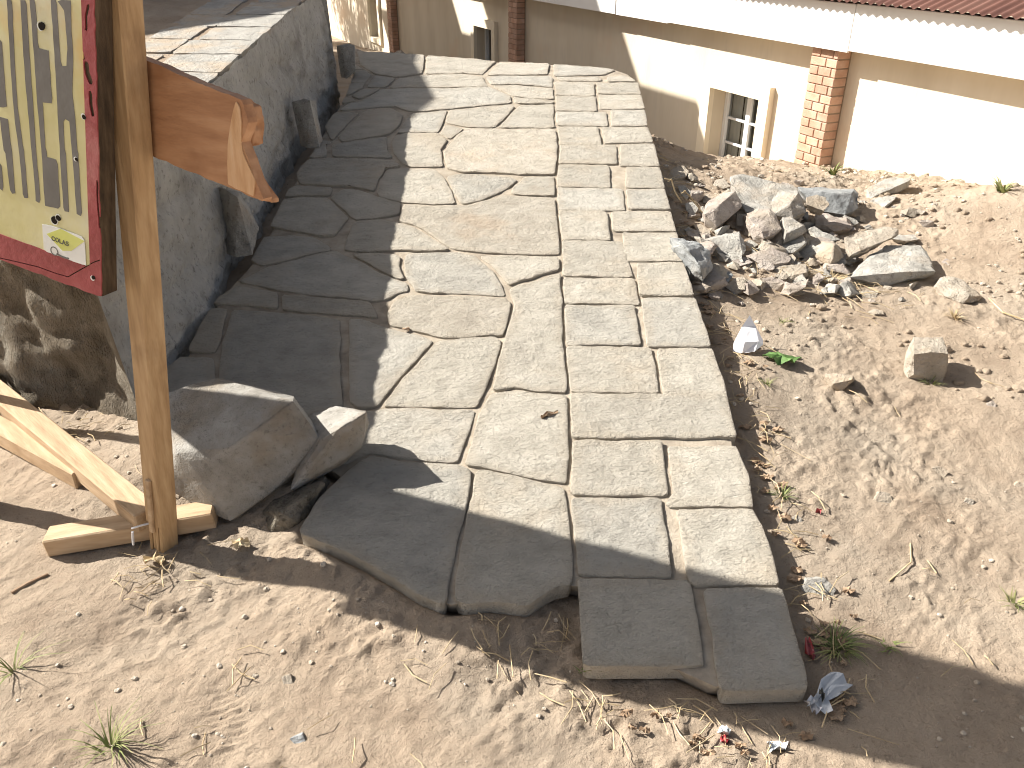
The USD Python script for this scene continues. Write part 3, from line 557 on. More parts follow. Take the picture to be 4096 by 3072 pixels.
# hero stones at the foot of the sign
rock(c7([(40,420),(100,330),(300,250),(500,205),(730,260),(910,320),(1060,345),(1190,520),(1260,650),(1240,750),(900,1050),(590,1260),(540,1240),(330,1120),(130,1030),(50,760)]), 'rock_block',
     'big squared grey boulder between the sign post and the path', [(*c7([(190,765)])[0], .20), (*c7([(290,825)])[0], .16), (*c7([(450,800)])[0], .16), (*c7([(590,715)])[0], .20), (*c7([(760,600)])[0], .30), (*c7([(1055,375)])[0], .55), (*c7([(1255,660)])[0], .50)],
     dep=0.34, back=0.30, y0=1.935, seed=11, edge=0.02, amp=0.0045, cat='boulder', name='boulder')
rock(c7([(1150,520),(1180,468),(1370,410),(1590,448),(1612,540),(1570,720),(1400,820),(1150,960),(1040,1030),(1100,800)]), 'rock_block',
     'smaller grey block with a sunlit top wedged behind the big boulder', [(*c7([(1250,665)])[0], .30), (*c7([(1400,570)])[0], .35), (*c7([(1590,462)])[0], .50)], dep=0.26, back=0.20, seed=23, edge=0.02, amp=0.005, y0=2.0, cat='boulder', name='boulder')
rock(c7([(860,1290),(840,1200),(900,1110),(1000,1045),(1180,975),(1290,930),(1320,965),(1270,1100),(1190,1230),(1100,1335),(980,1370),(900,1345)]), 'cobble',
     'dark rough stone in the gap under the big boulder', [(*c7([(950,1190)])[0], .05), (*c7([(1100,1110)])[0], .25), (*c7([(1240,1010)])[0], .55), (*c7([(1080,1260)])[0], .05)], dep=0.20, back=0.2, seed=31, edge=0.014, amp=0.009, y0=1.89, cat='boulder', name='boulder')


RUB = 'stones of the rubble heap'
def rub(cv, pts, mat_, label, ridge=(), **kw):
    return rock(cv(pts), mat_, label, [(*cv([r[:2]])[0], *(r[2:])) for r in ridge], **kw)
rub(cR, [(760,300),(900,265),(1230,350),(1290,400),(1480,420),(1500,480),(1440,560),(1230,690),(1180,650),(930,690),(880,600),(745,450)], 'rock_grey', 'large pale grey slab lying flat at the back of the rubble heap', lift=0.10, dep=0.75, back=0.1)
rub(cR, [(1190,590),(1300,450),(1490,440),(1560,560),(1590,690),(1450,755),(1290,740),(1240,695)], 'rock_grey', 'grey boulder with a dark right end resting on the pale slab', [(1240,705,.1),(1410,600,.2),(1500,475,.6)], lift=0.10, dep=0.3)
rub(cR, [(1500,410),(1900,450),(2120,430),(2170,480),(2170,640),(2020,720),(1780,680),(1580,560)], 'rock_blue', 'large blue grey boulder at the back right of the rubble heap', [(1530,450,.5),(1880,490,.35),(2090,480,.4)], dep=0.35, lift=0.06)
rub(cR, [(1600,520),(1700,495),(1800,520),(1850,600),(1780,670),(1690,640),(1590,600)], 'rock_beige', 'small rounded pale stone leaning on the blue grey boulder', lift=0.15, dep=0.12)
rub(cR, [(450,700),(520,550),(640,490),(800,448),(870,560),(885,620),(830,680),(600,850),(500,790)], 'rock_pink', 'long squared pink grey block tipped up at the left of the rubble heap', [(465,712,.15),(560,680,.2),(680,560,.45),(798,455,.8)], lift=0.05, dep=0.35)
rub(cR, [(930,700),(1060,650),(1180,650),(1240,700),(1320,870),(1240,930),(1120,980),(1040,940),(960,830)], 'rock_pink', 'large pinkish angular stone in the middle of the rubble heap', [(960,760,.5),(1190,690,.7),(1100,900,.1)], lift=0.08, dep=0.28)
rub(cR, [(440,980),(560,960),(850,900),(900,1000),(930,1100),(880,1180),(680,1180),(570,1140),(490,1060)], 'rock_grey', 'dark mottled grey stone just behind the blue leaning slab', [(520,1000,.5),(850,965,.6)], lift=0.02, dep=0.22)
rub(cR, [(70,960),(230,960),(430,1040),(520,1130),(550,1300),(450,1460),(330,1370),(250,1210),(110,1070)], 'rock_blue', 'blue grey slab leaning up against the edge of the path', [(250,1050,.5),(420,1300,.0)], lift=0.06, dep=0.22, amp=0.012)
rub(cR, [(540,1310),(700,1310),(780,1380),(740,1450),(620,1560),(520,1540),(470,1470)], 'rock_blue', 'dark grey stone in the shade below the leaning slab', dep=0.16)
rub(cR, [(1330,740),(1410,740),(1570,830),(1600,900),(1530,930),(1340,1030),(1320,900)], 'rock_grey', 'triangular grey stone standing on edge in the rubble heap', [(1345,960,.15),(1370,925,.1),(1560,835,.5)], lift=0.06, dep=0.2)
rub(cR, [(1710,690),(1760,680),(1980,770),(2100,820),(2100,870),(1900,900),(1780,870),(1700,860)], 'rock_pink', 'pinkish white wedge in front of the blue grey boulder', [(1700,840,.2),(1790,825,.1),(2090,840,.2)], lift=0.03, dep=0.22)
rub(cR, [(1610,870),(1680,845),(1830,930),(1960,990),(1850,1010),(1700,960)], 'rock_grey', 'narrow grey sliver below the pinkish white wedge', lift=0.05, dep=0.14)
rub(cR, [(1270,1100),(1340,1040),(1540,930),(1610,1010),(1590,1060),(1440,1140),(1290,1130)], 'rock_grey', 'smooth grey wedge stone below the triangular stone', [(1420,1110,.1),(1590,1030,.3)], lift=0.04, dep=0.2)
rub(cR, [(1640,1010),(1730,950),(1870,990),(1760,1060),(1650,1085)], 'rock_pink', 'pink stone half hidden behind the beige block', lift=0.05, dep=0.12)
rub(cR, [(1680,1060),(1750,1000),(1890,1010),(1960,1070),(2010,1180),(1890,1280),(1840,1280),(1670,1170)], 'rock_beige', 'squared beige block in the front of the rubble heap', [(1905,1045,.3),(1890,1200,.0)], lift=0.03, dep=0.2)
rub(cR, [(1110,1290),(1140,1200),(1250,1150),(1440,1150),(1480,1200),(1450,1250),(1250,1300)], 'rock_beige', 'flat pale stone left of the squared beige block', lift=0.01, dep=0.22)
rub(cR, [(1210,1300),(1330,1265),(1580,1270),(1620,1330),(1600,1400),(1400,1460),(1350,1430),(1250,1370)], 'rock_beige', 'long flat beige stone at the front of the rubble heap', [(1380,1400,.15),(1600,1350,.3)], dep=0.22)
rub(cR, [(1600,1260),(1740,1250),(1900,1310),(1830,1400),(1640,1370)], 'rock_beige', 'cream stone touching the right end of the long flat beige stone', [(1650,1350,.2),(1850,1340,.2)], dep=0.16)
rub(cR, [(1530,1230),(1600,1180),(1700,1180),(1800,1250),(1700,1260),(1560,1250)], 'rock_pink', 'small pink stone under the squared beige block', dep=0.1, lift=0.02)
rub(cR, [(720,1230),(830,1210),(940,1190),(1010,1240),(800,1290),(750,1310)], 'rock_pink', 'thin pinkish stone right of the blue leaning slab', dep=0.14)
rub(cR, [(830,1290),(970,1260),(1050,1340),(1020,1380),(880,1380),(840,1350)], 'rock_grey', 'flat grey stone in front of the thin pinkish stone', dep=0.16)
rub(cR, [(820,1460),(880,1390),(960,1440),(1000,1530),(1000,1590),(870,1590)], 'rock_beige', 'upright beige stone at the front left of the rubble heap', [(990,1500,.2)], dep=0.1)
rub(cR, [(1040,1440),(1200,1400),(1310,1430),(1360,1460),(1150,1520),(1120,1530)], 'rock_pink', 'wedge of pink grey stone in front of the long flat beige stone', dep=0.14)
rub(cR, [(1280,1520),(1430,1480),(1600,1580),(1430,1620)], 'rock_beige', 'thin flat flake lying in front of the rubble heap', dep=0.16)
rub(cR, [(1490,1470),(1640,1430),(1740,1500),(1700,1520),(1560,1510)], 'rock_beige', 'small flat stone beside the dry straw', dep=0.1)
rub(cR, [(620,900),(720,860),(820,900),(800,940),(680,945)], 'rock_beige', 'rounded sand coloured stone behind the mottled stone', dep=0.12, lift=0.02)
rub(cR, [(240,880),(290,850),(480,960),(440,1000),(330,970)], 'rock_grey', 'long thin grey stone lying next to the path edge', dep=0.10)
rub(cR, [(60,260),(120,190),(230,170),(290,230),(260,290),(100,340),(50,300)], 'rock_beige', 'rounded grey stone by the path edge at the far left of the heap', dep=0.2)
rub(cR, [(540,410),(590,330),(680,310),(750,400),(650,440),(560,430)], 'rock_beige', 'angular pale stone behind the tipped up block', [(620,410,.15)], dep=0.16)
rub(cR, [(820,700),(920,710),(940,800),(880,840),(820,830)], 'rock_grey', 'small grey stone squeezed between the tipped block and the pink stone', dep=0.08, lift=0.03)
rub(cR, [(900,1020),(960,990),(1070,1040),(1010,1080),(950,1080)], 'rock_grey', 'small white topped stone below the pinkish angular stone', dep=0.12, lift=0.01)
rub(cR, [(1000,1130),(1090,1090),(1250,1090),(1250,1130),(1050,1165)], 'rock_beige', 'thin layered stone in front of the white topped stone', dep=0.12)
rub(cR, [(1150,1050),(1190,1000),(1310,1010),(1310,1060),(1180,1090)], 'rock_pink', 'small rounded pink stone below the triangular stone', dep=0.12, lift=0.02)
rub(cR, [(250,590),(330,570),(400,640),(340,740),(270,680)], 'rock_grey', 'grey stone under the dry stalks beside the path', dep=0.12)
rub(cR, [(170,400),(240,390),(330,470),(260,560),(200,480)], 'rock_grey', 'grey stone in the shade of the path edge above the dry stalks', dep=0.14)
rub(cR, [(340,830),(420,815),(520,880),(530,930),(480,940),(380,880)], 'rock_beige', 'flat brown stone above the long thin grey stone', dep=0.12, lift=0.02)
rub(cR, [(760,1500),(800,1490),(840,1570),(780,1600)], 'fascia_paint', 'broken piece of white plaster below the leaning slab', dep=0.08, cat='plaster piece', name='plaster_piece')
rub(cR, [(520,1570),(600,1560),(680,1600),(660,1650),(540,1659)], 'rock_beige', 'cream stone chip in the shade of the path edge', dep=0.08)
rub(cS, [(490,690),(640,620),(940,570),(1080,600),(1090,660),(1010,700),(850,760),(710,860),(560,890),(540,770)], 'rock_beige', 'broad cream flagstone propped up at the right of the heap', [(565,868,.1),(700,815,.15),(830,765,.3),(1010,695,.5)], dep=0.42, lift=0.07, back=0.1)
rub(cS, [(550,1120),(700,1060),(760,880),(960,780),(1330,780),(1400,850),(1500,1060),(1495,1105),(1140,1115),(1030,1200),(960,1240),(730,1210),(560,1170)], 'rock_grey', 'wide mottled grey slab lying lowest at the right of the heap', [(560,1130,.05),(1050,1075,.08),(1490,1065,.2)], dep=0.5, back=0.1)
rub(cS, [(1030,705),(1090,660),(1270,660),(1310,710),(1180,735)], 'rock_grey', 'dark sliver sticking out behind the cream flagstone', dep=0.12, lift=0.03)
rub(cS, [(1510,1240),(1570,1130),(1650,1120),(1800,1150),(1920,1250),(2030,1350),(1990,1390),(1810,1430),(1600,1340)], 'rock_beige', 'brown boulder half sunk in the soil right of the mottled slab', [(1780,1375,.1),(1880,1330,.1),(2000,1335,.2)], dep=0.3)
rub(cS, [(740,160),(960,40),(1060,25),(1220,40),(1200,140),(1080,190),(920,230),(780,260)], 'rock_grey', 'long grey slab lying by the foot of the building wall', [(920,190,.15),(1210,62,.5)], dep=0.4)
rub(cS, [(790,270),(920,230),(1060,230),(1050,280),(940,370),(880,335)], 'rock_grey', 'small grey slab in front of the long grey slab by the wall', [(940,345,.05),(1050,265,.3)], dep=0.18)
rub(cS, [(600,1300),(760,1270),(870,1290),(830,1370),(700,1350)], 'rock_beige', 'flat cracked stone just below the mottled slab', dep=0.12)
rub(cS, [(740,1520),(830,1480),(920,1500),(930,1540),(820,1560)], 'rock_beige', 'small flat stone lying alone below the straw', [(830,1535,.05)], dep=0.09)
rub(cS, [(1570,960),(1620,920),(1680,960),(1660,1020),(1590,990)], 'rock_pink', 'reddish clod right of the mottled slab', dep=0.08)
rub(c6, [(1510,640),(1535,560),(1560,515),(1730,515),(1765,610),(1762,680),(1730,785),(1640,765),(1560,745),(1520,760)], 'rock_beige', 'lone squared cream block standing on the bare soil', [(1562,618,.10),(1660,604,.10),(1764,614,.15),(1560,735,.02)], dep=0.17, back=0.3, amp=0.004, name='stone')
rub(c6, [(1040,740),(1100,730),(1200,740),(1215,770),(1130,832),(1080,812)], 'rock_beige', 'pale flat stone left of the lone squared block', [(1085,790,.1),(1200,765,.2)], dep=0.12)
rub(c6, [(1320,1480),(1360,1430),(1420,1440),(1440,1490),(1360,1508)], 'rock_beige', 'pale round pebble in the middle of the bare soil', dep=0.07)
rub(c6, [(1670,1290),(1720,1280),(1770,1310),(1740,1345),(1680,1320)], 'rock_beige', 'pale pebble below the lone squared block', dep=0.06)
rub(c6, [(1855,1492),(1880,1465),(1920,1480),(1912,1512)], 'rock_beige', 'small pebble near the right border with a long shadow', dep=0.04)
rub(c6, [(2155,1390),(2180,1370),(2212,1380),(2212,1408),(2170,1405)], 'rock_beige', 'pebble cut by the right border of the picture', dep=0.05)
rub(c6, [(1990,910),(2030,890),(2050,910),(2040,935),(2000,930)], 'rock_pink', 'red brown clod below the right of the lone block', dep=0.05)
rub(c8, [(890,525),(930,472),(1050,468),(1102,530),(1080,582),(950,580)], 'rock_grey', 'flat grey stone in the soil next to the kerb', dep=0.13)
rub(c8, [(1075,605),(1130,580),(1190,612),(1170,640),(1100,632)], 'rock_beige', 'small pale stone touching the flat grey stone near the kerb', dep=0.06)
rub(c8, [(795,120),(870,90),(902,112),(890,150),(812,142)], 'rock_grey', 'grey stone lying among dry leaves beside the kerb', dep=0.06)
rub(c8a, [(1775,1120),(1835,1098),(1855,1180),(1805,1196)], 'rock_beige', 'cream flake lying flat on the soil in the foreground', dep=0.05)
rub(c8a, [(1830,1510),(1910,1478),(1932,1530),(1870,1552)], 'rock_blue', 'blue grey stone sunk in the soil at the bottom of the picture', dep=0.05)

# ------------------------------------------------------------------ building on the right
BLD = thing('building', 'long cream plastered building with red corrugated roof and brick pillars', 'building', tuple(wallpt(0, -1.2)))
def wmesh(poly, o0, o1):
    """extrude a polygon given in wall coordinates (s, z) from offset o0 to o1"""
    e = trimesh.creation.extrude_polygon(poly, o1 - o0, engine='earcut')
    v = e.vertices; e.vertices = BP + v[:, :1] * BU + (v[:, 2:] + o0) * BN + np.c_[np.zeros((len(v), 2)), v[:, 1]]
    if np.dot(np.cross(BU, [0, 0, 1]), BN) < 0: e.invert()
    return e
def wbox(s0, s1, z0, z1, o0, o1, bev=0.003): return obox(wallpt((s0 + s1) / 2, (z0 + z1) / 2, (o0 + o1) / 2), BU, np.array([0, 0, 1.0]), BN, s1 - s0, z1 - z0, o1 - o0, bev)
WINS = [(1.87, 2.59, -0.52, 0.27), (8.08, 8.80, -0.52, 0.265), (14.45, 15.2, -0.52, 0.27), (-4.3, -3.6, -0.5, 0.27)]
wp = sbox(-9, -1.5, 24, 1.02)
for a, b, c, d in WINS: wp = wp.difference(sbox(a, c, b, d))
part('wall', wmesh(wp, -0.24, 0.0), 'plaster', BLD, smooth=False)
for wi, (a, b, c, d) in enumerate(WINS):
    W = part('window', cat_([wbox(a + 0.002, a + 0.05, c, d - .002, -0.19, -0.13), wbox(b - 0.05, b - 0.002, c, d - .002, -0.19, -0.13), wbox(a + 0.05, b - 0.05, d - 0.05, d - .002, -0.19, -0.13), wbox(a + 0.05, b - 0.05, c, c + 0.05, -0.19, -0.13)]), 'window_paint', BLD)
    mid = (a + b) / 2
    sur = sbox(a - 0.13, c - 0.10, b + 0.13, d + 0.12).difference(sbox(a, c, b, d))
    part('surround', wmesh(sur, 0.0005, 0.055), 'plaster_trim', W, smooth=False)
    if wi != 1:
        bars = [wbox(mid - 0.032, mid + 0.032, c + .05, d - .05, -0.182, -0.138)]
        for z in (c + 0.05 + (d - c - 0.1) / 3, c + 0.05 + 2 * (d - c - 0.1) / 3): bars += [wbox(a + .05, mid - .032, z - .011, z + .011, -0.175, -0.145), wbox(mid + .032, b - .05, z - .011, z + .011, -0.175, -0.145)]
        part('glazing_bars', cat_(bars), 'window_paint', W)
        zs = np.linspace(c + .05, d - .05, 4)
        for x0, x1 in ((a + .05, mid - .032), (mid + .032, b - .05)):
            for k in range(3): q4 = np.array([wallpt(x0, zs[k], -.162), wallpt(x1, zs[k], -.162), wallpt(x1, zs[k + 1], -.162), wallpt(x0, zs[k + 1], -.162)]); f4 = [[0, 1, 2], [0, 2, 3]] if np.cross(q4[1] - q4[0], q4[2] - q4[0]) @ BN > 0 else [[0, 2, 1], [0, 3, 2]]; part('pane', (q4, f4), 'pane', W, smooth=False)
    if wi in (0, 3):
        def cur(u, h, s0=a + .03, s1=b - .03, c=c, d=d):
            s = s0 + u * (s1 - s0); return np.array([wallpt(si, c + 0.02 + hi * (d - c - 0.05), -0.215 + 0.012 * math.sin(si * 62) + 0.006 * math.sin(si * 151 + hi)) for si, hi in zip(s, h)])
        for u0, u1 in ((0, 0.40), (0.44, 0.72), (0.78, 1.0)):
            cm = sheet(lambda u, h: cur(u, h), np.linspace(u0, u1, 40), np.linspace(0, 1, 4)); part('curtain', cm, 'curtain', W, smooth=True)
    if wi == 1: part('shutter', wbox(a + 0.055, a + 0.40, c + .055, d - .055, -0.17, -0.14), 'shutter_dark', W)
    part('room', wbox(a - 0.3, b + 0.3, c - 0.2, d + 0.2, -0.65, -0.30), 'room_dark', W)
# brick pillars, each brick a piece of its own
for pi_, (s0, s1) in enumerate(((0.93, 1.225), (6.96, 7.255), (13.1, 13.4))):
    PL = part('pillar', wbox(s0 + .006, s1 - .006, -1.3, 0.84, 0.0, 0.125), 'brick_mortar', BLD)
    ch = 0.0665; zb = -0.62 if pi_ else -0.48; r = 0
    while zb < 0.83:
        w = s1 - s0
        cuts = [0, 0.185, 0.66, 1.0] if r % 2 == 0 else [0, 0.42, 1.0]
        for a, b in zip(cuts[:-1], cuts[1:]):
            j = lambda: 0.004 * (rng.random() - .5)
            part('brick', wbox(s0 + a * w + .0035 + j(), s0 + b * w - .0035 + j(), zb + .0032, min(zb + ch - .0032, 0.84), 0.012, 0.134 + j(), 0.004), 'brick', PL, smooth=False)
        zb += ch; r += 1
# soffit, fascia boards with open joints, corrugated roof
part('soffit', wbox(-9, 24, 0.835, 0.855, -0.2, 0.157), 'plaster_trim', BLD)
FB = 0.79
js = [-9.0, -4.6, -1.62, 0.80, 3.22, 4.23, 6.7, 9.2, 11.7, 14.2, 16.7, 19.2, 24.0]
for i, (a, b) in enumerate(zip(js[:-1], js[1:])):
    dz = 0.004 * ((i * 7) % 5 - 2) - (0.018 if i >= 4 and i < 5 else 0)
    part('fascia_board', wbox(a + .002, b - .002, FB + dz, 1.115 + dz * .2, 0.158 + 0.003 * (i % 2) + (0.008 if i == 5 else 0), 0.178 + 0.003 * (i % 2) + (0.008 if i == 5 else 0)), 'fascia_paint', BLD)
part('roof_batten', wbox(-9, 24, 1.05, 1.12, 0.08, 0.15), 'wood_weathered', BLD)
ss = np.arange(-9, 24, 0.0095); tt = np.array([0, 0.02, 0.6, 1.4, 2.6])
def roof_fn(s, t):
    h = 0.0095 * np.sin(s * 2 * np.pi / 0.076)
    return BP + s[:, None] * BU + (0.257 - t[:, None]) * BN + np.c_[np.zeros((len(s), 2)), 1.135 + t * 0.34 + h]
top = sheet(roof_fn, ss, tt); bot = sheet(lambda s, t: roof_fn(s, t) - np.array([0, 0, 0.0012]), ss, tt); bot.invert()
part('roof', cat_([top, bot]), 'roof_sheet', BLD, smooth=True)

# ------------------------------------------------------------------ road works sign
UPV = np.array([.208, .005, .978]); UPV /= np.linalg.norm(UPV)
BTH = math.radians(71.0)
DV = np.array([-math.sin(BTH), math.cos(BTH), 0.2125 * math.sin(BTH)]); DV -= UPV * (DV @ UPV); DV /= np.linalg.norm(DV)
NV = np.cross(DV, UPV); NV = NV if NV[1] < 0 else -NV            # towards the viewer
pb = hit(630, 2200)
SIGN = thing('road_works_sign', 'weathered yellow road works board with red border on a leaning timber post', 'sign', tuple(pb))
corner = at_y(409, 1186, pb[1] - 0.052)
def bpt(a, b, c=0.0): return corner + a * DV + b * UPV + c * NV   # a to the left, b up, c towards the viewer
def b_px(sx, sy):
    p = on_plane(sx, sy, NV, NV @ corner); d = p - corner; return d @ DV, d @ UPV
BW, BH, BT = 0.64, 1.30, 0.048
def bmesh(poly, c0, c1):
    e = trimesh.creation.extrude_polygon(poly, c1 - c0, engine='earcut'); v = e.vertices
    e.vertices = corner + v[:, :1] * DV + v[:, 1:2] * UPV + (v[:, 2:] + c0) * NV
    if np.dot(np.cross(DV, UPV), NV) < 0: e.invert()
    return e
def wob(poly, amp, seed, step=0.012):
    L = poly.exterior.length; n = max(12, int(L / step)); p = np.array([(q.x, q.y) for q in (poly.exterior.interpolate(i / n, normalized=True) for i in range(n))])
    q = np.c_[p * 40, np.full(n, seed)]; p = p + amp * np.c_[fbm(q, 3, 3) - .5, fbm(q, 3, 9) - .5]
    g_ = Polygon(p).buffer(0)
    return max(g_.geoms, key=lambda t: t.area) if g_.geom_type != 'Polygon' else g_
board = sbox(0, 0, BW, BH)
part('board', bmesh(board, -BT, -0.001), 'wood_weathered', SIGN, smooth=False)
bpoly = lambda pts: Polygon([b_px(*p) for p in pts]).buffer(0)
ri = [b_px(*p)[0] for p in c2([(895, 0), (930, 830), (970, 1659)])]; rin = float(np.mean(ri))
bb = b_px(*c3([(990, 1290)])[0])[1]; bl = b_px(*c3([(0, 925)])[0])
field = Polygon([(rin, bb), (rin, BH - .08), (BW - .08, BH - .08), (BW - .08, bb), (bl[0], bl[1])]).buffer(0)
field = field.buffer(-0.012).buffer(0.012)
part('yellow_face', bmesh(wob(field, 0.003, 4), -0.001, 0.0008), 'sign_yellow', SIGN, smooth=False)
red = wob(board.buffer(0.0005), 0.006, 8).difference(field)
for a, b, w in ((b_px(*c2([(960, 700)])[0]), b_px(*c2([(1010, 900)])[0]), .006), (b_px(*c2([(1005, 1030)])[0]), b_px(*c2([(1035, 1270)])[0]), .005), (b_px(*c2([(900, 420)])[0]), b_px(*c2([(930, 640)])[0]), .0035), (b_px(*c3([(1080, 330)])[0]), b_px(*c3([(1105, 860)])[0]), .0025), (b_px(*c2([(985, 60)])[0]), b_px(*c2([(965, 330)])[0]), .003)):
    red = red.difference(wob(LineString([a, ((a[0] + b[0]) / 2 + .002, (a[1] + b[1]) / 2), b]).buffer(w), 0.006, 5, .006))
crk = LineString([b_px(*p) for p in c3([(0, 1190), (200, 1235), (430, 1290), (620, 1360), (760, 1400), (900, 1320), (1040, 1240), (1110, 1215)])])
red = red.difference(crk.buffer(0.0012))
for g in getattr(red, 'geoms', [red]):
    if g.area > 1e-4: part('red_border', bmesh(g, -0.001, 0.0022), 'sign_red', SIGN, smooth=False)
def merge2(a, b, c): return c2(a) + c3(b)
STR = [c2([(80,0),(138,0),(165,600),(200,1180),(265,1659)]) + c3([(270,0),(315,540),(262,528),(215,0)]) + c2([(175,1400),(150,1150),(115,600)]),
       c2([(230,0),(295,0),(340,700),(375,1200),(405,1659)]) + c3([(455,588),(402,575),(355,0)]) + c2([(310,1200),(265,600)]),
       c2([(335,0),(395,0),(430,530),(545,562),(582,1142),(475,1135),(480,1200),(510,1659)]) + c3([(520,0),(525,80),(610,92),(640,130),(672,652),(500,612),(465,0)]) + c2([(415,1150),(395,800),(375,520)]),
       c2([(565,0),(630,0),(650,300),(680,730),(740,735),(752,560),(735,300),(710,90),(640,35),(640,0),(785,0),(800,400),(812,620),(805,1040),(835,1290),(860,1659)]) + c3([(868,0),(912,732),(855,716),(800,0)]) + c2([(770,1330),(705,1310),(720,1659)]) + c3([(730,0),(770,686),(710,672),(665,0)]) + c2([(645,1300),(620,800),(595,400)]),
       c2([(0,430),(22,430),(80,1180),(0,1190)]), c2([(0,1292),(92,1312),(130,1659)]) + c3([(135,0),(175,492),(120,480),(60,0)]) + c2([(45,1659)]), c3([(0,140),(20,140),(45,452),(0,440)])]
for i, s in enumerate(STR):
    g = wob(bpoly(s), 0.0025, 30 + i)
    for q in getattr(g, 'geoms', [g]):
        if q.area > 2e-5: part('painted_stripe', bmesh(q, 0.0009, 0.0015), 'sign_grey', SIGN, smooth=False)
for k in range(9):                                            # the stripes go on to the left and the board goes on upwards, out of the picture
    a = bl[0] + 0.05 + k * 0.09
    if a < BW - .1: part('painted_stripe', bmesh(sbox(a, 0.16, a + .045, BH - .12), 0.0009, 0.0015), 'sign_grey', SIGN, smooth=False)
st = bpoly(c3([(475, 820), (560, 835), (700, 870), (940, 965), (962, 1280), (495, 1112)]))
ST = part('sticker', bmesh(wob(st, .003, 61), 0.0016, 0.0024), 'sticker_white', SIGN, smooth=False)
part('sticker_diamond', bmesh(bpoly(c3([(525, 925), (680, 868), (945, 1005), (800, 1112), (700, 1110)])), 0.0025, 0.0029), 'sticker_yellow', ST, smooth=False)
t = meshkit.text_mesh('COLAS', 0.0205, 0.0006, bold=True)
o = b_px(*c3([(580, 992)])[0]); e_ = b_px(*c3([(772, 1062)])[0])
dirv = np.array([e_[0] - o[0], e_[1] - o[1]]); tw = t.bounds[1, 0]; sc = np.linalg.norm(dirv) / tw; dirv /= np.linalg.norm(dirv); upv = np.array([0.0, 1.0])
v = t.vertices.copy(); xy = np.outer(v[:, 0] * sc, dirv) + np.outer(v[:, 1] * sc * 1.0, upv) + np.array(o)
t.vertices = corner + xy[:, :1] * DV + xy[:, 1:] * UPV + (v[:, 2:] + 0.003) * NV
if t.face_normals[np.argmax(t.area_faces)] @ NV < 0 and False: t.invert()
part('lettering', t, 'ink', ST, smooth=False)
o2 = b_px(*c3([(610, 1115)])[0])
part('logo_ring', bmesh(Point(*o2).buffer(0.011).difference(Point(*o2).buffer(0.0085)), 0.0025, 0.0029), 'sign_grey', ST, smooth=False)
part('script_line', bmesh(wob(LineString([b_px(*p) for p in c3([(640, 1150), (690, 1172), (740, 1190), (765, 1192)])]).buffer(0.0022), 0.004, 9, .004), 0.0025, 0.0029), 'sign_grey', ST, smooth=False)
for (x, y), r_ in ((c2([(468, 288)])[0], .0085), (c3([(610, 775)])[0], .009), (c3([(655, 750)])[0], .007), (c3([(855, 100)])[0], .004), (c2([(935, 1290)])[0], .005), (c3([(1040, 1410)])[0], .005)):
    a, b = b_px(x, y); part('nail_hole', bmesh(wob(Point(a, b).buffer(r_), .006, int(x)), 0.0024, 0.0030), 'hole_dark', SIGN, smooth=False)
    rim_ = wob(Point(a + .0012, b).buffer(r_ + .0012), .005, int(y)).difference(Point(a, b).buffer(r_))
    for q in getattr(rim_, 'geoms', [rim_]):
        if q.area > 1e-7: part('torn_rim', bmesh(q, 0.0022, 0.0030), 'sticker_white', SIGN, smooth=False)
# the post: square timber, turned a little on its axis
rot = math.radians(13)
PF, PR = NV * math.cos(rot) + DV * math.sin(rot), -DV * math.cos(rot) + NV * math.sin(rot)     # normals of its front left and right faces
UPP = np.array([math.sin(math.radians(8.0)), 0.005, math.cos(math.radians(8.0))]); UPP /= np.linalg.norm(UPP)
PF = PF - UPP * (PF @ UPP); PF /= np.linalg.norm(PF); PR = np.cross(UPP, PF); PR = PR if PR[0] > 0 else -PR
lo = hit(650, 2226) - [0, 0, .005]; PWf, PWr, PLn = 0.055, 0.058, 2.05
axis0 = lo - PF * PWr / 2 - PR * PWf / 2
def post_piece(l0, l1, bev=0.003): return obox(axis0 - PR * .004 + UPP * (l0 + l1) / 2, PR, PF, UPP, PWf + .008, PWr, l1 - l0, bev)
part('post', post_piece(0.10, PLn), 'wood_post', SIGN, smooth=False)
for k in range(4):                                              # splintered foot
    c0 = axis0 + PR * PWf * (k - 1.5) / 4 ; l0 = (0.0, 0.012, -0.004, 0.0)[k]
    part('post_splinter', obox(c0 + UPP * (l0 + 0.105) / 2, PR, PF, UPP, PWf / 4 - .002, PWr - .004 * (k % 2), 0.105 - l0, .002), 'wood_post', SIGN, smooth=False)
part('post_splinter', obox(axis0 + PF * (PWr / 2 + .004) + UPP * 0.17 - PR * 0.004, PR, PF, UPP, 0.016, 0.010, 0.18, .002), 'wood_pale', SIGN, smooth=False)
# broken plank nailed to the back of the post
yp = axis0[1] + 0.02; DYP = 0.125
pl = [at_y(*p, yy) for p, yy in zip([(545, 225), (965, 405), (1012, 495), (968, 570), (1078, 800), (900, 735), (560, 605)], [yp + .03, yp - DYP, yp - DYP, yp - DYP, yp - DYP - .02, yp - DYP + .03, yp + .03])]
e1 = pl[1] - pl[0]; e1 /= np.linalg.norm(e1); e2 = pl[6] - pl[0]; e2 -= e1 * (e2 @ e1); e2 /= np.linalg.norm(e2); en = np.cross(e1, e2); en = en if en[1] < 0 else -en
pp = Polygon([((p - pl[0]) @ e1, (p - pl[0]) @ e2) for p in pl])
minx = -0.03
pp = shapely.union_all([pp, Polygon([(minx, pp.bounds[1] * 0), (0.02, 0), (0.02, (pl[6] - pl[0]) @ e2), (minx, (pl[6] - pl[0]) @ e2)])]).buffer(0.001)
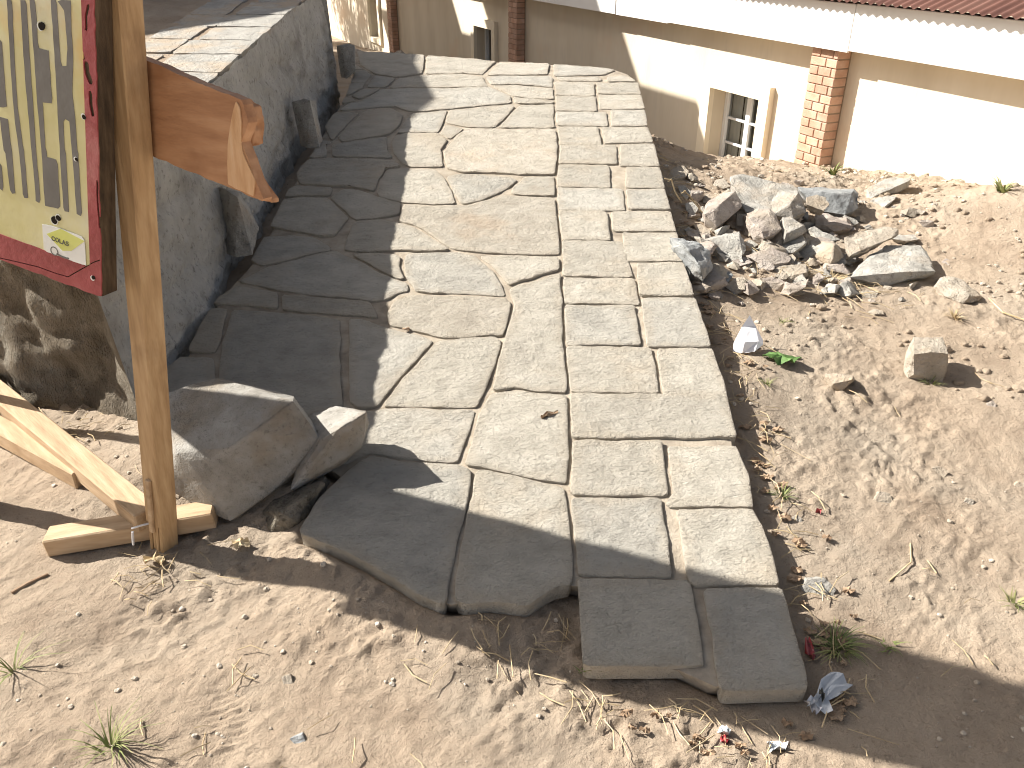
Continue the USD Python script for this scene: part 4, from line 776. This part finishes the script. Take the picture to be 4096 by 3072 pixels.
def plmesh(poly, c0, c1):
    e = trimesh.creation.extrude_polygon(poly, c1 - c0, engine='earcut'); v = e.vertices
    e.vertices = pl[0] + v[:, :1] * e1 + v[:, 1:2] * e2 + (v[:, 2:] + c0) * en
    if np.dot(np.cross(e1, e2), en) < 0: e.invert()
    return e
CP = part('cross_plank', plmesh(wob(pp, 0.006, 77), -0.026, 0), 'wood_orange', SIGN, smooth=False, label='broken orange plank nailed to the post')
def plk(p):
    q = on_plane(p[0], p[1], en, en @ pl[0]) - pl[0]; return q @ e1, q @ e2
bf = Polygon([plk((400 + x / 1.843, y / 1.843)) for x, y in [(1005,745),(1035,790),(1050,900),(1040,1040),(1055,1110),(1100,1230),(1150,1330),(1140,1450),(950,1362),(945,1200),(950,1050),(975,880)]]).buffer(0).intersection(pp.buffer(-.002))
part('broken_face', plmesh(wob(bf, 0.004, 19, .006), -0.001, 0.0025), 'wood_orange_end', CP, smooth=False)  # pale plate over the broken end, painted as if the sun struck it
tip = [at_y(*p, yy) for p, yy in zip([(965, 402), (1000, 430), (1015, 500), (1012, 580), (975, 590), (960, 570)], [yp - DYP + .03] * 6)]
part('splintered_end', rock_mesh(list(np.array(tip)) + list(np.array(tip) + en * -0.03), 5, .012, .004), 'wood_orange', CP)
tip = [at_y(*p, yy) for p, yy in zip([(1010, 690), (1085, 795), (1088, 812), (1040, 800), (1015, 760)], [yp - DYP + .02] * 5)]
part('splintered_end', rock_mesh(list(np.array(tip)) + list(np.array(tip) + en * -0.02), 6, .010, .004), 'wood_orange', CP)
# foot timbers
def timber(a, b, w, h, mat_, name, up=np.array([0, 0, 1.0]), ext=0.0, bev=0.004):
    a, b = np.asarray(a), np.asarray(b); d = b - a; L = np.linalg.norm(d); d /= L; sd = np.cross(up, d); sd /= np.linalg.norm(sd); u2 = np.cross(d, sd)
    m = obox((a + b) / 2 + u2 * h / 2, d, sd, u2, L + ext, w, h, bev)
    return part(name, m, mat_, SIGN, smooth=False)
fa, fb = hit(160, 2225, ramp=False), hit(860, 2112, ramp=False)
timber(fa + np.array([0.02, 0.03, 0]), fb + np.array([0, 0.03, 0]), 0.075, 0.058, 'wood_foot', 'foot_timber')
ba = axis0 + np.array([-0.035, 0.02, 0.062]); bb_ = at_z(-130, 1500, 0.10)
timber(ba, bb_, 0.075, 0.062, 'wood_pale', 'base_timber')
ca, cb_ = hit(330, 1965), hit(-250, 1640)
timber(ca + np.array([0, 0.035, 0]), cb_ + np.array([0, 0.035, 0]), 0.07, 0.060, 'wood_pale', 'base_timber')
lp = axis0 + PF * .024 - PR * .016 + UPP * .10
part('bent_nail', tube([lp, lp + PF * .02 - PR * .015 + UPV * -.004, lp + PF * .035 - PR * .04 - UPV * .02], .0028), 'metal', SIGN)
part('bent_nail', tube([lp + PF * .035 - PR * .036 - UPV * .030, lp + PF * .036 - PR * .032 - UPV * .075], .0034), 'metal', SIGN)
# a second post carries the far end of the board, left of the picture
s2 = bpt(BW - 0.05, 0, -BT - 0.032)
k0 = (s2[2] - ground_z(s2[0], s2[1])) / UPV[2]
part('post', obox(s2 + UPV * (BH - k0) / 2, DV, NV, UPV, 0.06, 0.06, BH + k0, .003), 'wood_post', SIGN, smooth=False)

# ------------------------------------------------------------------ stones set against the foot of the wall
def buttress(front, edge, right, label, y0, th=0.10):
    """front: dark face (towards us), right: the face to its right; both outlines in photo pixels on planes near y0"""
    F_ = np.array([at_y(x, y, yy) for x, y, yy in front]); R_ = np.array([at_y(x, y, yy) for x, y, yy in right])
    m = rock_mesh(list(F_) + list(R_) + list(F_ + np.array([-0.05, 0.05, 0])), 9, .02, .005)
    solo('buttress_stone', m, 'rock_grey', label, 'stone', None)
def wy(sx, sy): return on_ramp(sx, sy)[1]
ya = wy(1010, 1035)
buttress([(905, 760, ya + .10), (950, 790, ya + .06), (1010, 1020, ya), (940, 1030, ya)], None, [(965, 770, ya + .2), (1035, 910, ya + .12), (1018, 985, ya + .05)], 'dark wedge stone against the wall foot behind the broken plank', ya)
yb = wy(1275, 595)
buttress([(1195, 415, yb + .14), (1240, 400, yb + .12), (1277, 590, yb), (1230, 592, yb)], None, [(1262, 405, yb + .3), (1290, 560, yb + .12)], 'dark wedge stone at the middle of the wall foot', yb)
yc = wy(1395, 320)
buttress([(1368, 185, yc + .1), (1418, 178, yc + .1), (1420, 280, yc), (1388, 315, yc)], None, [(1421, 190, yc + .3), (1422, 290, yc + .15)], 'brown stone at the far end of the wall', yc)

# ------------------------------------------------------------------ neighbours that throw the shade (outside the picture)
def house(name, label, c, u, n, ls, dn, z0, z1, over=0.25):
    T_ = thing(name, label, 'building', (c[0], c[1], z0))
    ctr = np.array([c[0], c[1], 0]) + u * ls / 2 + n * dn / 2
    part('wall', obox(ctr + [0, 0, (z0 + z1 - .12) / 2], u, n, np.array([0, 0, 1.0]), ls - 2 * over, dn - 2 * over, z1 - .12 - z0, .01), 'plaster', T_, smooth=False)
    part('roof', obox(ctr + [0, 0, z1 - .05], u, n, np.array([0, 0, 1.0]), ls, dn, 0.1, .01), 'roof_sheet', T_, smooth=False)
    for k in range(2):
        w = obox(ctr - n * (dn / 2 - over - .01) + u * (k - .5) * ls * .4 + [0, 0, z0 + (z1 - z0) * .55], u, n, np.array([0, 0, 1.0]), .8, .06, 1.0, .01)
        part('window', w, 'shutter_dark', T_, smooth=False)
def up_sun(p, z):
    h = (z - p[2]) / math.tan(SUN_EL); return np.array([p[0] + math.sin(SUN_AZ) * h, p[1] + math.cos(SUN_AZ) * h, z])
zB = 3.7; cB = up_sun(wallpt(2.86, 0.11), zB)
house('terrace_house', 'low white house on the terrace left outside the picture', cB, BU, BN, 11.5, 4.2, 0.9, zB)
zA = 6.2
cA = up_sun(wallpt(4.05, 0.25), zA); house('upper_house', 'taller white house behind the low terrace house', cA - BN * .5, BU, BN, 4.1, 4.5, 3.75, zA)
cA2 = up_sun(wallpt(9.6, 0.25), zA); house('upper_house', 'second taller white house farther along the terrace', cA2 - BN * .5, BU, BN, 4.2, 4.5, 3.75, zA)

zs_ = 3.5; ep = [up_sun(np.array(q) + [-.22, .20, 0], zs_)[:2] for q in ((-2.5, 4.0, 1.0), (-1.93, 4.59, 1.04), (-1.32, 5.26, 1.12), (-1.1, 5.9, 1.2), (-0.62, 6.55, .72), (-0.55, 7.4, .75))]
SH = thing('shed', 'open shed with a flat sheet roof added outside the picture to shade the terrace', 'shed', (ep[2][0], ep[2][1], 0.9))  # added roof, unseen: its edge is shaped to shade terrace and far ramp
e_ = trimesh.creation.extrude_polygon(Polygon([tuple(q) for q in ep] + [(ep[-1][0] - 3, ep[-1][1] + .5), (ep[0][0] - 3, ep[0][1] + .5)]), 0.06, engine='earcut'); e_.apply_translation([0, 0, zs_])
part('roof', e_, 'roof_sheet', SH, smooth=False)
for q in (ep[1] + [-.5, .3], ep[1] + [-2.6, .5], ep[-1] + [-.5, .1], ep[-1] + [-2.6, .3]): part('support_post', tube([[q[0], q[1], .8], [q[0], q[1], zs_]], .05, 8), 'wood_post', SH)
def leaf_cloud(c, r, n, size, seed, squash=0.8):
    g = np.random.default_rng(seed); V, Fc = [], []
    d = g.normal(size=(n, 3)); d /= np.linalg.norm(d, axis=1)[:, None]; rad = r * g.random(n) ** 0.45
    p = d * rad[:, None] * [1, 1, squash]
    kp = fbm(p * 1.4 / r * 1.5 + seed, 3, seed) > 0.46; p = p[kp] + c
    for q in p:
        a = g.normal(size=3); a /= np.linalg.norm(a); b = np.cross(a, g.normal(size=3)); b /= np.linalg.norm(b); s = size * (0.6 + g.random())
        i = len(V); V += [q - a * s, q + b * s * .4, q + a * s, q - b * s * .4]; Fc += [[i, i + 1, i + 2], [i, i + 2, i + 3]]
    return trimesh.Trimesh(V, Fc, process=False)
tp = up_sun(wallpt(17.0, 0.0), 4.6)
TR = thing('tree', 'leafy tree beyond the terrace left outside the picture', 'tree', (tp[0], tp[1], -0.5))
part('trunk', tube([tp - [0, 0, 5.2], tp - [.1, 0, 3], tp - [0, .1, 1], tp + [0, 0, .6]], [.2, .16, .11, .05], 9), 'bark', TR)
for k in range(5):
    a = k * 1.26; part('limb', tube([tp - [0, 0, 1.4], tp + [math.cos(a) * .7, math.sin(a) * .7, -.3], tp + [math.cos(a) * 1.3, math.sin(a) * 1.3, .6]], [.07, .05, .02], 6), 'bark', TR)
part('crown', leaf_cloud(tp + [0, 0, .3], 2.1, 5200, .10, 5), 'foliage', TR, smooth=False)

# added panel, unseen: shaped so its shade lies across the foot of the path
hp0, hp1 = np.array([-1.42, 2.06, 0.05]), np.array([-2.03, 2.57, 0.1])
HD = thing('hoarding_panel', 'timber panel on a stake added outside the picture to shade the path', 'panel', tuple(hp0))
hd_ = (hp1 - hp0) / np.linalg.norm(hp1 - hp0); hn_ = np.cross(hd_, [0, 0, 1.0]); hm = (hp0 + hp1) / 2
hw_ = np.linalg.norm((hp1 - hp0)[:2]); pe = trimesh.creation.extrude_polygon(Polygon([(0, 0.88), (hw_, 0.98), (hw_, 2.75), (0, 2.35)]), .025, engine='earcut'); v = pe.vertices
pe.vertices = np.array([hp0[0], hp0[1], 0]) + v[:, :1] * np.array([hd_[0], hd_[1], 0]) + np.c_[np.zeros((len(v), 2)), v[:, 1]] + v[:, 2:] * hn_
part('panel', pe, 'wood_weathered', HD, smooth=False)
for q in (hp1 - hd_ * .04,): part('stake', obox(q + hn_ * .04 + [0, 0, 1.2], hd_, hn_, np.array([0, 0, 1.0]), .035, .035, 2.6, .003), 'wood_post', HD, smooth=False)
# ------------------------------------------------------------------ small growth and litter
def blades(c, n, h, spread, seed, mat_w=0.0035, lean=1.0):
    g = np.random.default_rng(seed); out = []
    for _ in range(n):
        a = g.random() * 6.28; r0 = spread * 0.25 * g.random(); L = h * (0.5 + 0.8 * g.random()); k = lean * (0.4 + 0.9 * g.random())
        p0 = np.array([c[0] + math.cos(a + .5) * r0, c[1] + math.sin(a + .5) * r0, c[2] - .004]); dirh = np.array([math.cos(a), math.sin(a), 0])
        V = []; w = mat_w * (0.7 + .6 * g.random()); sd = np.array([-dirh[1], dirh[0], 0])
        for j in range(5):
            t_ = j / 4; q = p0 + dirh * L * k * t_ ** 1.5 * .9 + np.array([0, 0, L * (t_ - 0.55 * k * t_ ** 2)]); ww = w * (1 - t_) + .0004
            q[2] = max(q[2], c[2] + 0.003)
            V += [q - sd * ww, q + sd * ww]
        Fc = [[2 * j + a_, 2 * j + b_, 2 * j + c_] for j in range(4) for a_, b_, c_ in ((0, 1, 3), (0, 3, 2))]
        out.append(trimesh.Trimesh(V, Fc, process=False))
    return cat_(out)
def tuft(sx, sy, n, h, spread, seed, label, mat_='grass_green', cat='grass', w=.0035, lean=1.0):
    p = hit(sx, sy); solo('grass_tuft', blades(p, n, h, spread, seed, w, lean), mat_, label, cat, smooth=False)
tuft(60, 2690, 18, .10, .05, 1, 'green grass tuft at the left border of the picture', w=.0018)
tuft(450, 2990, 42, .09, .10, 2, 'larger green and straw grass tuft at the bottom left of the picture', w=.0018)
tuft(3345, 2600, 120, .065, .12, 3, 'dense low grass tuft beside the corner of the kerb', w=.002)
tuft(3130, 1990, 22, .05, .05, 4, 'small wilted grass tuft in the soil right of the kerb', w=.0025)
tuft(3130, 1290, 14, .05, .05, 5, 'tiny grey green tuft above the white paper', w=.0025)
tuft(3560, 2590, 16, .035, .09, 6, 'sparse creeping grass on the soil right of the dense tuft', w=.003)
tuft(4060, 2420, 26, .05, .08, 7, 'thin grass at the right border of the picture', w=.0025)
tuft(3070, 1540, 18, .045, .05, 8, 'thin dry tuft below the green leaf', w=.0025)
tuft(3720, 1535, 26, .045, .10, 9, 'grass growing under the lone squared block', w=.0025)
tuft(3820, 1275, 60, .05, .11, 10, 'dead grey tuft on the soil near the sunk brown boulder', 'straw', w=.0025)
tuft(3330, 700, 40, .10, .08, 12, 'green weed growing at the foot of the wall right of the pillar', w=.010, lean=.8)
tuft(4010, 770, 30, .10, .10, 13, 'dark weed at the foot of the wall near the right border', w=.008, lean=.8)
tuft(3270, 665, 24, .12, .10, 14, 'dry straw tuft at the foot of the brick pillar', 'straw', w=.003, lean=.6)
tuft(3330, 1130, 130, .07, .22, 15, 'pale dry straw tuft at the foot of the rubble heap', 'straw', w=.0025, lean=1.2)
tuft(2330, 2690, 8, .03, .03, 16, 'little yellow flowered sprig by the foot of the path', w=.002)
# white paper folded to a peak
pq = hit(2990, 1410); pa = lambda x, y, dy=0.0: at_y(*c6([(x, y)])[0], pq[1] + dy)
pv = [pa(590, 385, .10), pa(545, 455, .06), pa(495, 550, .01), pa(490, 600, -.01), pa(545, 612, -.03), pa(620, 600, -.03), pa(668, 560, .0), pa(668, 535, .03), pa(625, 450, .08), pa(560, 545, -.015), pa(640, 540, .0)]
pfc = [[0, 1, 8], [1, 2, 9], [1, 9, 8], [8, 9, 10], [8, 10, 7], [2, 3, 9], [3, 4, 9], [4, 10, 9], [4, 5, 10], [5, 6, 10], [6, 7, 10]]
pm = trimesh.Trimesh(pv, pfc, process=False); v, f = trimesh.remesh.subdivide_to_size(pm.vertices, pm.faces, .02)
v = v + 0.010 * (fbm(v * 26, 3, 3) - .5)[:, None] * np.array([0, -1, .5]); pb2 = trimesh.Trimesh(np.r_[v, v + [0, .002, -.0008]], np.r_[f, f[:, ::-1] + len(v)], process=False)
solo('paper', pb2, 'paper', 'crumpled white sheet of paper standing on the soil beside the kerb', 'paper', smooth=25)
lq = hit(3125, 1450)
def leaf_sheet(c, r, seed, hgt):
    g = np.random.default_rng(seed); n = 16; V = [c + [0, 0, hgt]]
    for i in range(n):
        a = i / n * 6.283; rr = r * (.7 + .5 * g.random()); V.append(c + np.array([math.cos(a) * rr * 1.2, math.sin(a) * rr * .8, hgt * (.2 + 1.1 * g.random())]))
    m = trimesh.Trimesh(V, [[0, i + 1, (i + 1) % n + 1] for i in range(n)], process=False); v, f = trimesh.remesh.subdivide_to_size(m.vertices, m.faces, r * .3)
    v[:, 2] += hgt * .5 * (fbm(v * 30 / max(r * 10, .3), 3, seed) - .5)
    return trimesh.Trimesh(np.r_[v, v - [0, 0, .0015]], np.r_[f, f[:, ::-1] + len(v)], process=False)
solo('crumpled_leaf', leaf_sheet(lq, .055, 4, .03), 'green_leaf', 'crumpled green leaf on the soil just right of the white paper', 'leaf', smooth=False)
wq = hit(3280, 2850)
WR = thing('plastic_wrapper', 'torn clear and white plastic wrapper at the corner of the kerb', 'wrapper', tuple(wq))
def ribbon(px, w, hz, seed, y_off=0.0):
    ps = np.array([hit(*p) for p in px]) + np.array([0, 0, hz]); V = []
    for i, p in enumerate(ps):
        t_ = ps[min(i + 1, len(ps) - 1)] - ps[max(i - 1, 0)]; s_ = np.cross(t_, [0, 0, 1]); s_ /= np.linalg.norm(s_) + 1e-9
        for k in np.linspace(-1, 1, 5): V.append(p + s_ * w * k * (.8 + .3 * math.sin(i * 2 + seed)) + [0, 0, .012 * math.sin(k * 4 + i * 1.7 + seed)])
    Fc = [[i * 5 + k + a, i * 5 + k + b, i * 5 + k + c_] for i in range(len(ps) - 1) for k in range(4) for a, b, c_ in ((0, 1, 6), (0, 6, 5))]
    V = np.array(V); return trimesh.Trimesh(np.r_[V, V - [0, 0, .0012]], np.r_[np.array(Fc), np.array(Fc)[:, ::-1] + len(V)], process=False)
part('film', ribbon([(3360, 2740), (3310, 2780), (3280, 2830), (3270, 2870)], .028, .03, 1), 'plastic_wrap', WR, smooth=True)
part('white_flap', ribbon([(3232, 2825), (3240, 2850), (3258, 2880)], .016, .028, 2), 'paper', WR, smooth=True)
part('printed_mark', ribbon([(3268, 2815), (3278, 2835), (3272, 2850)], .006, .046, 3), 'ink', WR, smooth=True)
solo('red_scrap', ribbon([(3222, 2580), (3232, 2620), (3245, 2640), (3250, 2655)], .010, .02, 5), 'plastic_red', 'strip of red plastic in the gap along the kerb', 'plastic scrap', smooth=True)
solo('red_scrap', ribbon([(2885, 2955), (2895, 2965), (2905, 2985)], .010, .012, 6), 'plastic_red', 'small red scrap with foil at the bottom edge below the kerb', 'plastic scrap', smooth=True)
solo('foil_scrap', ribbon([(2885, 2925), (2900, 2935), (2915, 2950)], .012, .014, 7), 'plastic_wrap', 'silvery foil scrap beside the small red scrap', 'foil scrap', smooth=True)
solo('clear_scrap', ribbon([(3070, 2995), (3110, 3000), (3140, 3005)], .014, .014, 8), 'plastic_wrap', 'crumpled clear film at the bottom of the picture', 'plastic scrap', smooth=True)
solo('red_scrap', ribbon([(3262, 2050), (3272, 2053), (3282, 2058)], .006, .008, 9), 'plastic_red', 'tiny orange red scrap on the open soil', 'plastic scrap', smooth=True)
solo('dry_leaf', leaf_sheet(hit(1625, 1326), .012, 9, .012), 'dry_leaf', 'tiny rust coloured leaf in a joint of the path', 'leaf', smooth=False)
solo('bark_scrap', ribbon([(2165, 1680), (2190, 1668), (2230, 1658)], .008, .008, 4), 'dry_leaf', 'brown sliver lying on the path near the kerb joint', 'sliver', smooth=True)
solo('stick', tube([hit(*p) + [0, 0, .008] for p in ((50, 2380), (110, 2345), (195, 2305))], [.005, .006, .004]), 'dry_leaf', 'short brown stick on the soil left of the sign foot', 'stick')
solo('stick', tube([hit(3555, 2330) + [0, 0, .006], hit(3640, 2260) + [0, 0, .01], hit(3640, 2180) + [0, 0, .006]], .0022), 'straw', 'thin curved dry stalk on the open soil', 'stalk')
solo('stick', tube([hit(*p) + [0, 0, .012] for p in ((3955, 1205), (4010, 1260), (4096, 1290))], .004), 'straw', 'pale stalk at the right border beside the sunk boulder', 'stalk')
solo('dry_stalk', cat_([tube([at_y(x, y, hit(2770, 880)[1] + .05) for x, y in cR(l)], .0035) for l in ([(20, 315), (100, 330), (140, 460), (210, 580)], [(100, 320), (60, 350)], [(240, 450), (300, 510), (370, 600), (440, 690)], [(210, 480), (260, 450)])]), 'straw', 'pair of dry stalks leaning over the gap beside the path', 'stalk')
cw = hit(970, 2120)
solo('wood_chip', leaf_sheet(hit(965, 2190), .022, 21, .022), 'straw', 'curled wood chip lying in the shade right of the post', 'wood chip', smooth=False)
solo('wood_chip', leaf_sheet(hit(625, 2262), .028, 12, .03), 'straw', 'shredded pale fibre at the bottom of the post', 'wood chip', smooth=False)
# gravel and straw nobody could count
g = np.random.default_rng(17); ico = trimesh.creation.icosphere(subdivisions=1)
Vg, Fg, k = [], [], 0
for _ in range(9000):
    if len(Vg) > 3000: break
    y = 1.0 + 6.2 * g.random() ** 1.4; x = -2.4 + 6 * g.random()
    if ramp_poly.buffer(0.02).contains(Point(x, y)): continue
    if abs(x) > 0.2 + 0.66 * (y + .3): continue
    if y > 2.6 and x < -1.2: continue
    if fbm(np.array([[x * 1.7, y * 1.7, 0]]), 3, 8)[0] < 0.40 + 0.1 * g.random(): continue
    s = (0.0012 + 0.0050 * g.random() ** 5) * (1 + .45 * (y - 1)); v = ico.vertices * (1 + .5 * (g.random((len(ico.vertices), 1)) - .5)) * s * [1, .8 + .4 * g.random(), .7]
    Vg.append(v + [x, y, ground_z(x, y) + s * .25]); Fg.append(ico.faces + k); k += len(v)
Vc, Fc_, kk = [], [], 0
for _ in range(3000):
    x, y = g.uniform(0.8, 3.6), g.uniform(2.6, 6.9)
    if ramp_poly.buffer(.05).contains(Point(x, y)) or (np.array([x, y, 0]) - BP) @ BN < 0.05: continue
    if fbm(np.array([[x * 2.1, y * 2.1, 3]]), 3, 18)[0] < 0.58 - 0.06 * max(0, y - 4.6) - .05 * max(0, x - 2.4): continue
    s = 0.003 + 0.022 * g.random() ** 4; v = ico.vertices * (1 + .6 * (g.random((len(ico.vertices), 1)) - .5)) * s * [1, .8, .7]
    Vc.append(v + [x, y, ground_z(x, y) + s * .1]); Fc_.append(ico.faces + kk); kk += len(v)
solo('soil_clods', (np.vstack(Vc), np.vstack(Fc_)), 'dirt', 'loose clods of dry soil around the rubble heap', 'soil clods', kind='stuff', smooth=True)
solo('gravel', (np.vstack(Vg), np.vstack(Fg)), 'pebble', 'fine gravel scattered over the bare soil', 'gravel', kind='stuff', smooth=False)
Ls = []
def straw_at(x, y, n, sp, L, seed):
    g = np.random.default_rng(seed)
    for _ in range(n):
        px_, py_ = x + sp * g.normal(), y + sp * g.normal(); a = g.random() * 6.28; l = L * (.4 + .9 * g.random()); b = (g.random() - .5) * 1.2
        p = [np.array([px_ + math.cos(a + b * t_) * l * t_, py_ + math.sin(a + b * t_) * l * t_]) for t_ in (0, .5, 1)]
        if any(ramp_poly.contains(Point(*q)) for q in p): continue
        hz = .004 + .012 * g.random()
        Ls.append(tube([[q[0], q[1], ground_z(*q) + hz * (1.5 if i == 1 else 1)] for i, q in enumerate(p)], .0008 + .0009 * g.random(), 4))
for i, (x, y) in enumerate(NEAR_EDGE[:5] + NEAR_EDGE[7:9]): p = on_ramp(x, y); straw_at(p[0] + .03, p[1] - .06, 15, .05, .08, 40 + i)
for i, y in enumerate(np.arange(1.35, 5.4, .17)): straw_at(RX(y) + .09, y, 9, .04, .07 + .01 * y, 60 + i)
for i in range(90): y = 1.1 + 5 * g.random() ** 1.5; straw_at((g.random() - .45) * 1.4 * (y + .1), y, 2, .06, .05 + .01 * y, 200 + i)
p = hit(3330, 1140); straw_at(p[0], p[1], 120, .16, .13, 90)
p = hit(620, 2330); straw_at(p[0], p[1], 24, .06, .07, 91)
p = hit(500, 1740); straw_at(p[0] - .2, p[1] + .06, 40, .12, .05, 92)
solo('dry_straw', cat_(Ls), 'straw', 'dry straw and stalks strewn along the kerb and over the soil', 'straw', kind='stuff')
# dry leaves gathered in the gap along the kerb
Lf = []
for i in range(80):
    y = 1.3 + 3.2 * g.random() ** 1.3; x = RX(y) + .05 + abs(.05 * g.normal())
    Lf.append(leaf_sheet(np.array([x, y, ground_z(x, y) + .002]), .008 + .010 * g.random(), 300 + i, .010))
for i in range(16):
    p = on_ramp(2400 + 820 * g.random(), 2780); Lf.append(leaf_sheet(np.array([p[0], p[1] - .02 - .10 * g.random(), ground_z(p[0], p[1] - .07) + .002]), .005 + .009 * g.random(), 500 + i, .012))
solo('leaf_litter', cat_(Lf), 'dry_leaf', 'dry brown leaf litter caught in the gap beside the kerb', 'leaf litter', kind='stuff', smooth=False)
# small chips round the rubble heap: alike, so they share one label
CH = 'small stone chips around the rubble heap'
protos = []
for i in range(230):
    x, y = (2700 + 1000 * g.random(), 640 + 600 * g.random() ** .8) if i < 100 else (2720 + 700 * g.random(), 780 + 400 * g.random())
    p = hit(x, y, ramp=False)
    if ramp_poly.buffer(.04).contains(Point(p[0], p[1])) or p[2] > 0.6 or p[1] > 6.4: continue
    if i % 3 == 0 and i > 40: pass
    s = .018 + .05 * g.random() ** 2 if i < 100 else .038 + .075 * g.random() ** 1.5
    if len(protos) < 9:
        q = g.normal(size=(11, 3)); q /= np.linalg.norm(q, axis=1)[:, None]; q *= [1, .75, .45]
        m = rock_mesh(q * .03, i, .012, .004); pth = '/World/stone_chip' if not protos else f'/World/stone_chip_{len(protos):03d}'
        hi = len(protos) % 3; um = usdkit.mesh(stage, numbered('/World', 'stone_chip'), m, M[('rock_beige', 'rock_grey', 'rock_pink')[hi]], smooth=35); pr = um.GetPrim(); protos.append(pr)
    else:
        um = UsdGeom.Xform.Define(stage, numbered('/World', 'stone_chip')); pr = um.GetPrim(); hi = int(g.integers(len(protos))); src = protos[hi]; hi = hi % 3
        pr = stage.DefinePrim(um.GetPath(), 'Mesh'); pr.GetReferences().AddInternalReference(src.GetPath()); um = UsdGeom.Mesh(pr)
    hue = ('beige', 'grey', 'pinkish')[hi]
    xf = UsdGeom.Xformable(pr); xf.ClearXformOpOrder(); xf.AddTranslateOp().Set(Gf.Vec3d(float(p[0]), float(p[1]), float(p[2] + .25 * s))); xf.AddRotateZOp().Set(float(g.random() * 360)); xf.AddScaleOp().Set(Gf.Vec3f(*([float(s / .03)] * 3)))
    near_ = min((r for r in ROCKS if len(r[1].split()) <= 10), key=lambda r: np.linalg.norm(r[0] - p))[1]
    tag(pr, f'{"tiny" if s < .03 else "small" if s < .055 else "larger"} {hue} stone chip beside the {near_}', 'stone chip', CH)
solo('stone', rock_mesh(np.array([wallpt(s, z, o) for s, z, o in ((12.0, -.62, .3), (12.7, -.62, .3), (12.65, -.60, .1), (12.1, -.60, .1), (12.3, -.48, .2), (12.6, -.52, .2))]), 3, .05, .01), 'rock_grey', 'grey stone at the foot of the far wall beyond the path', 'stone')
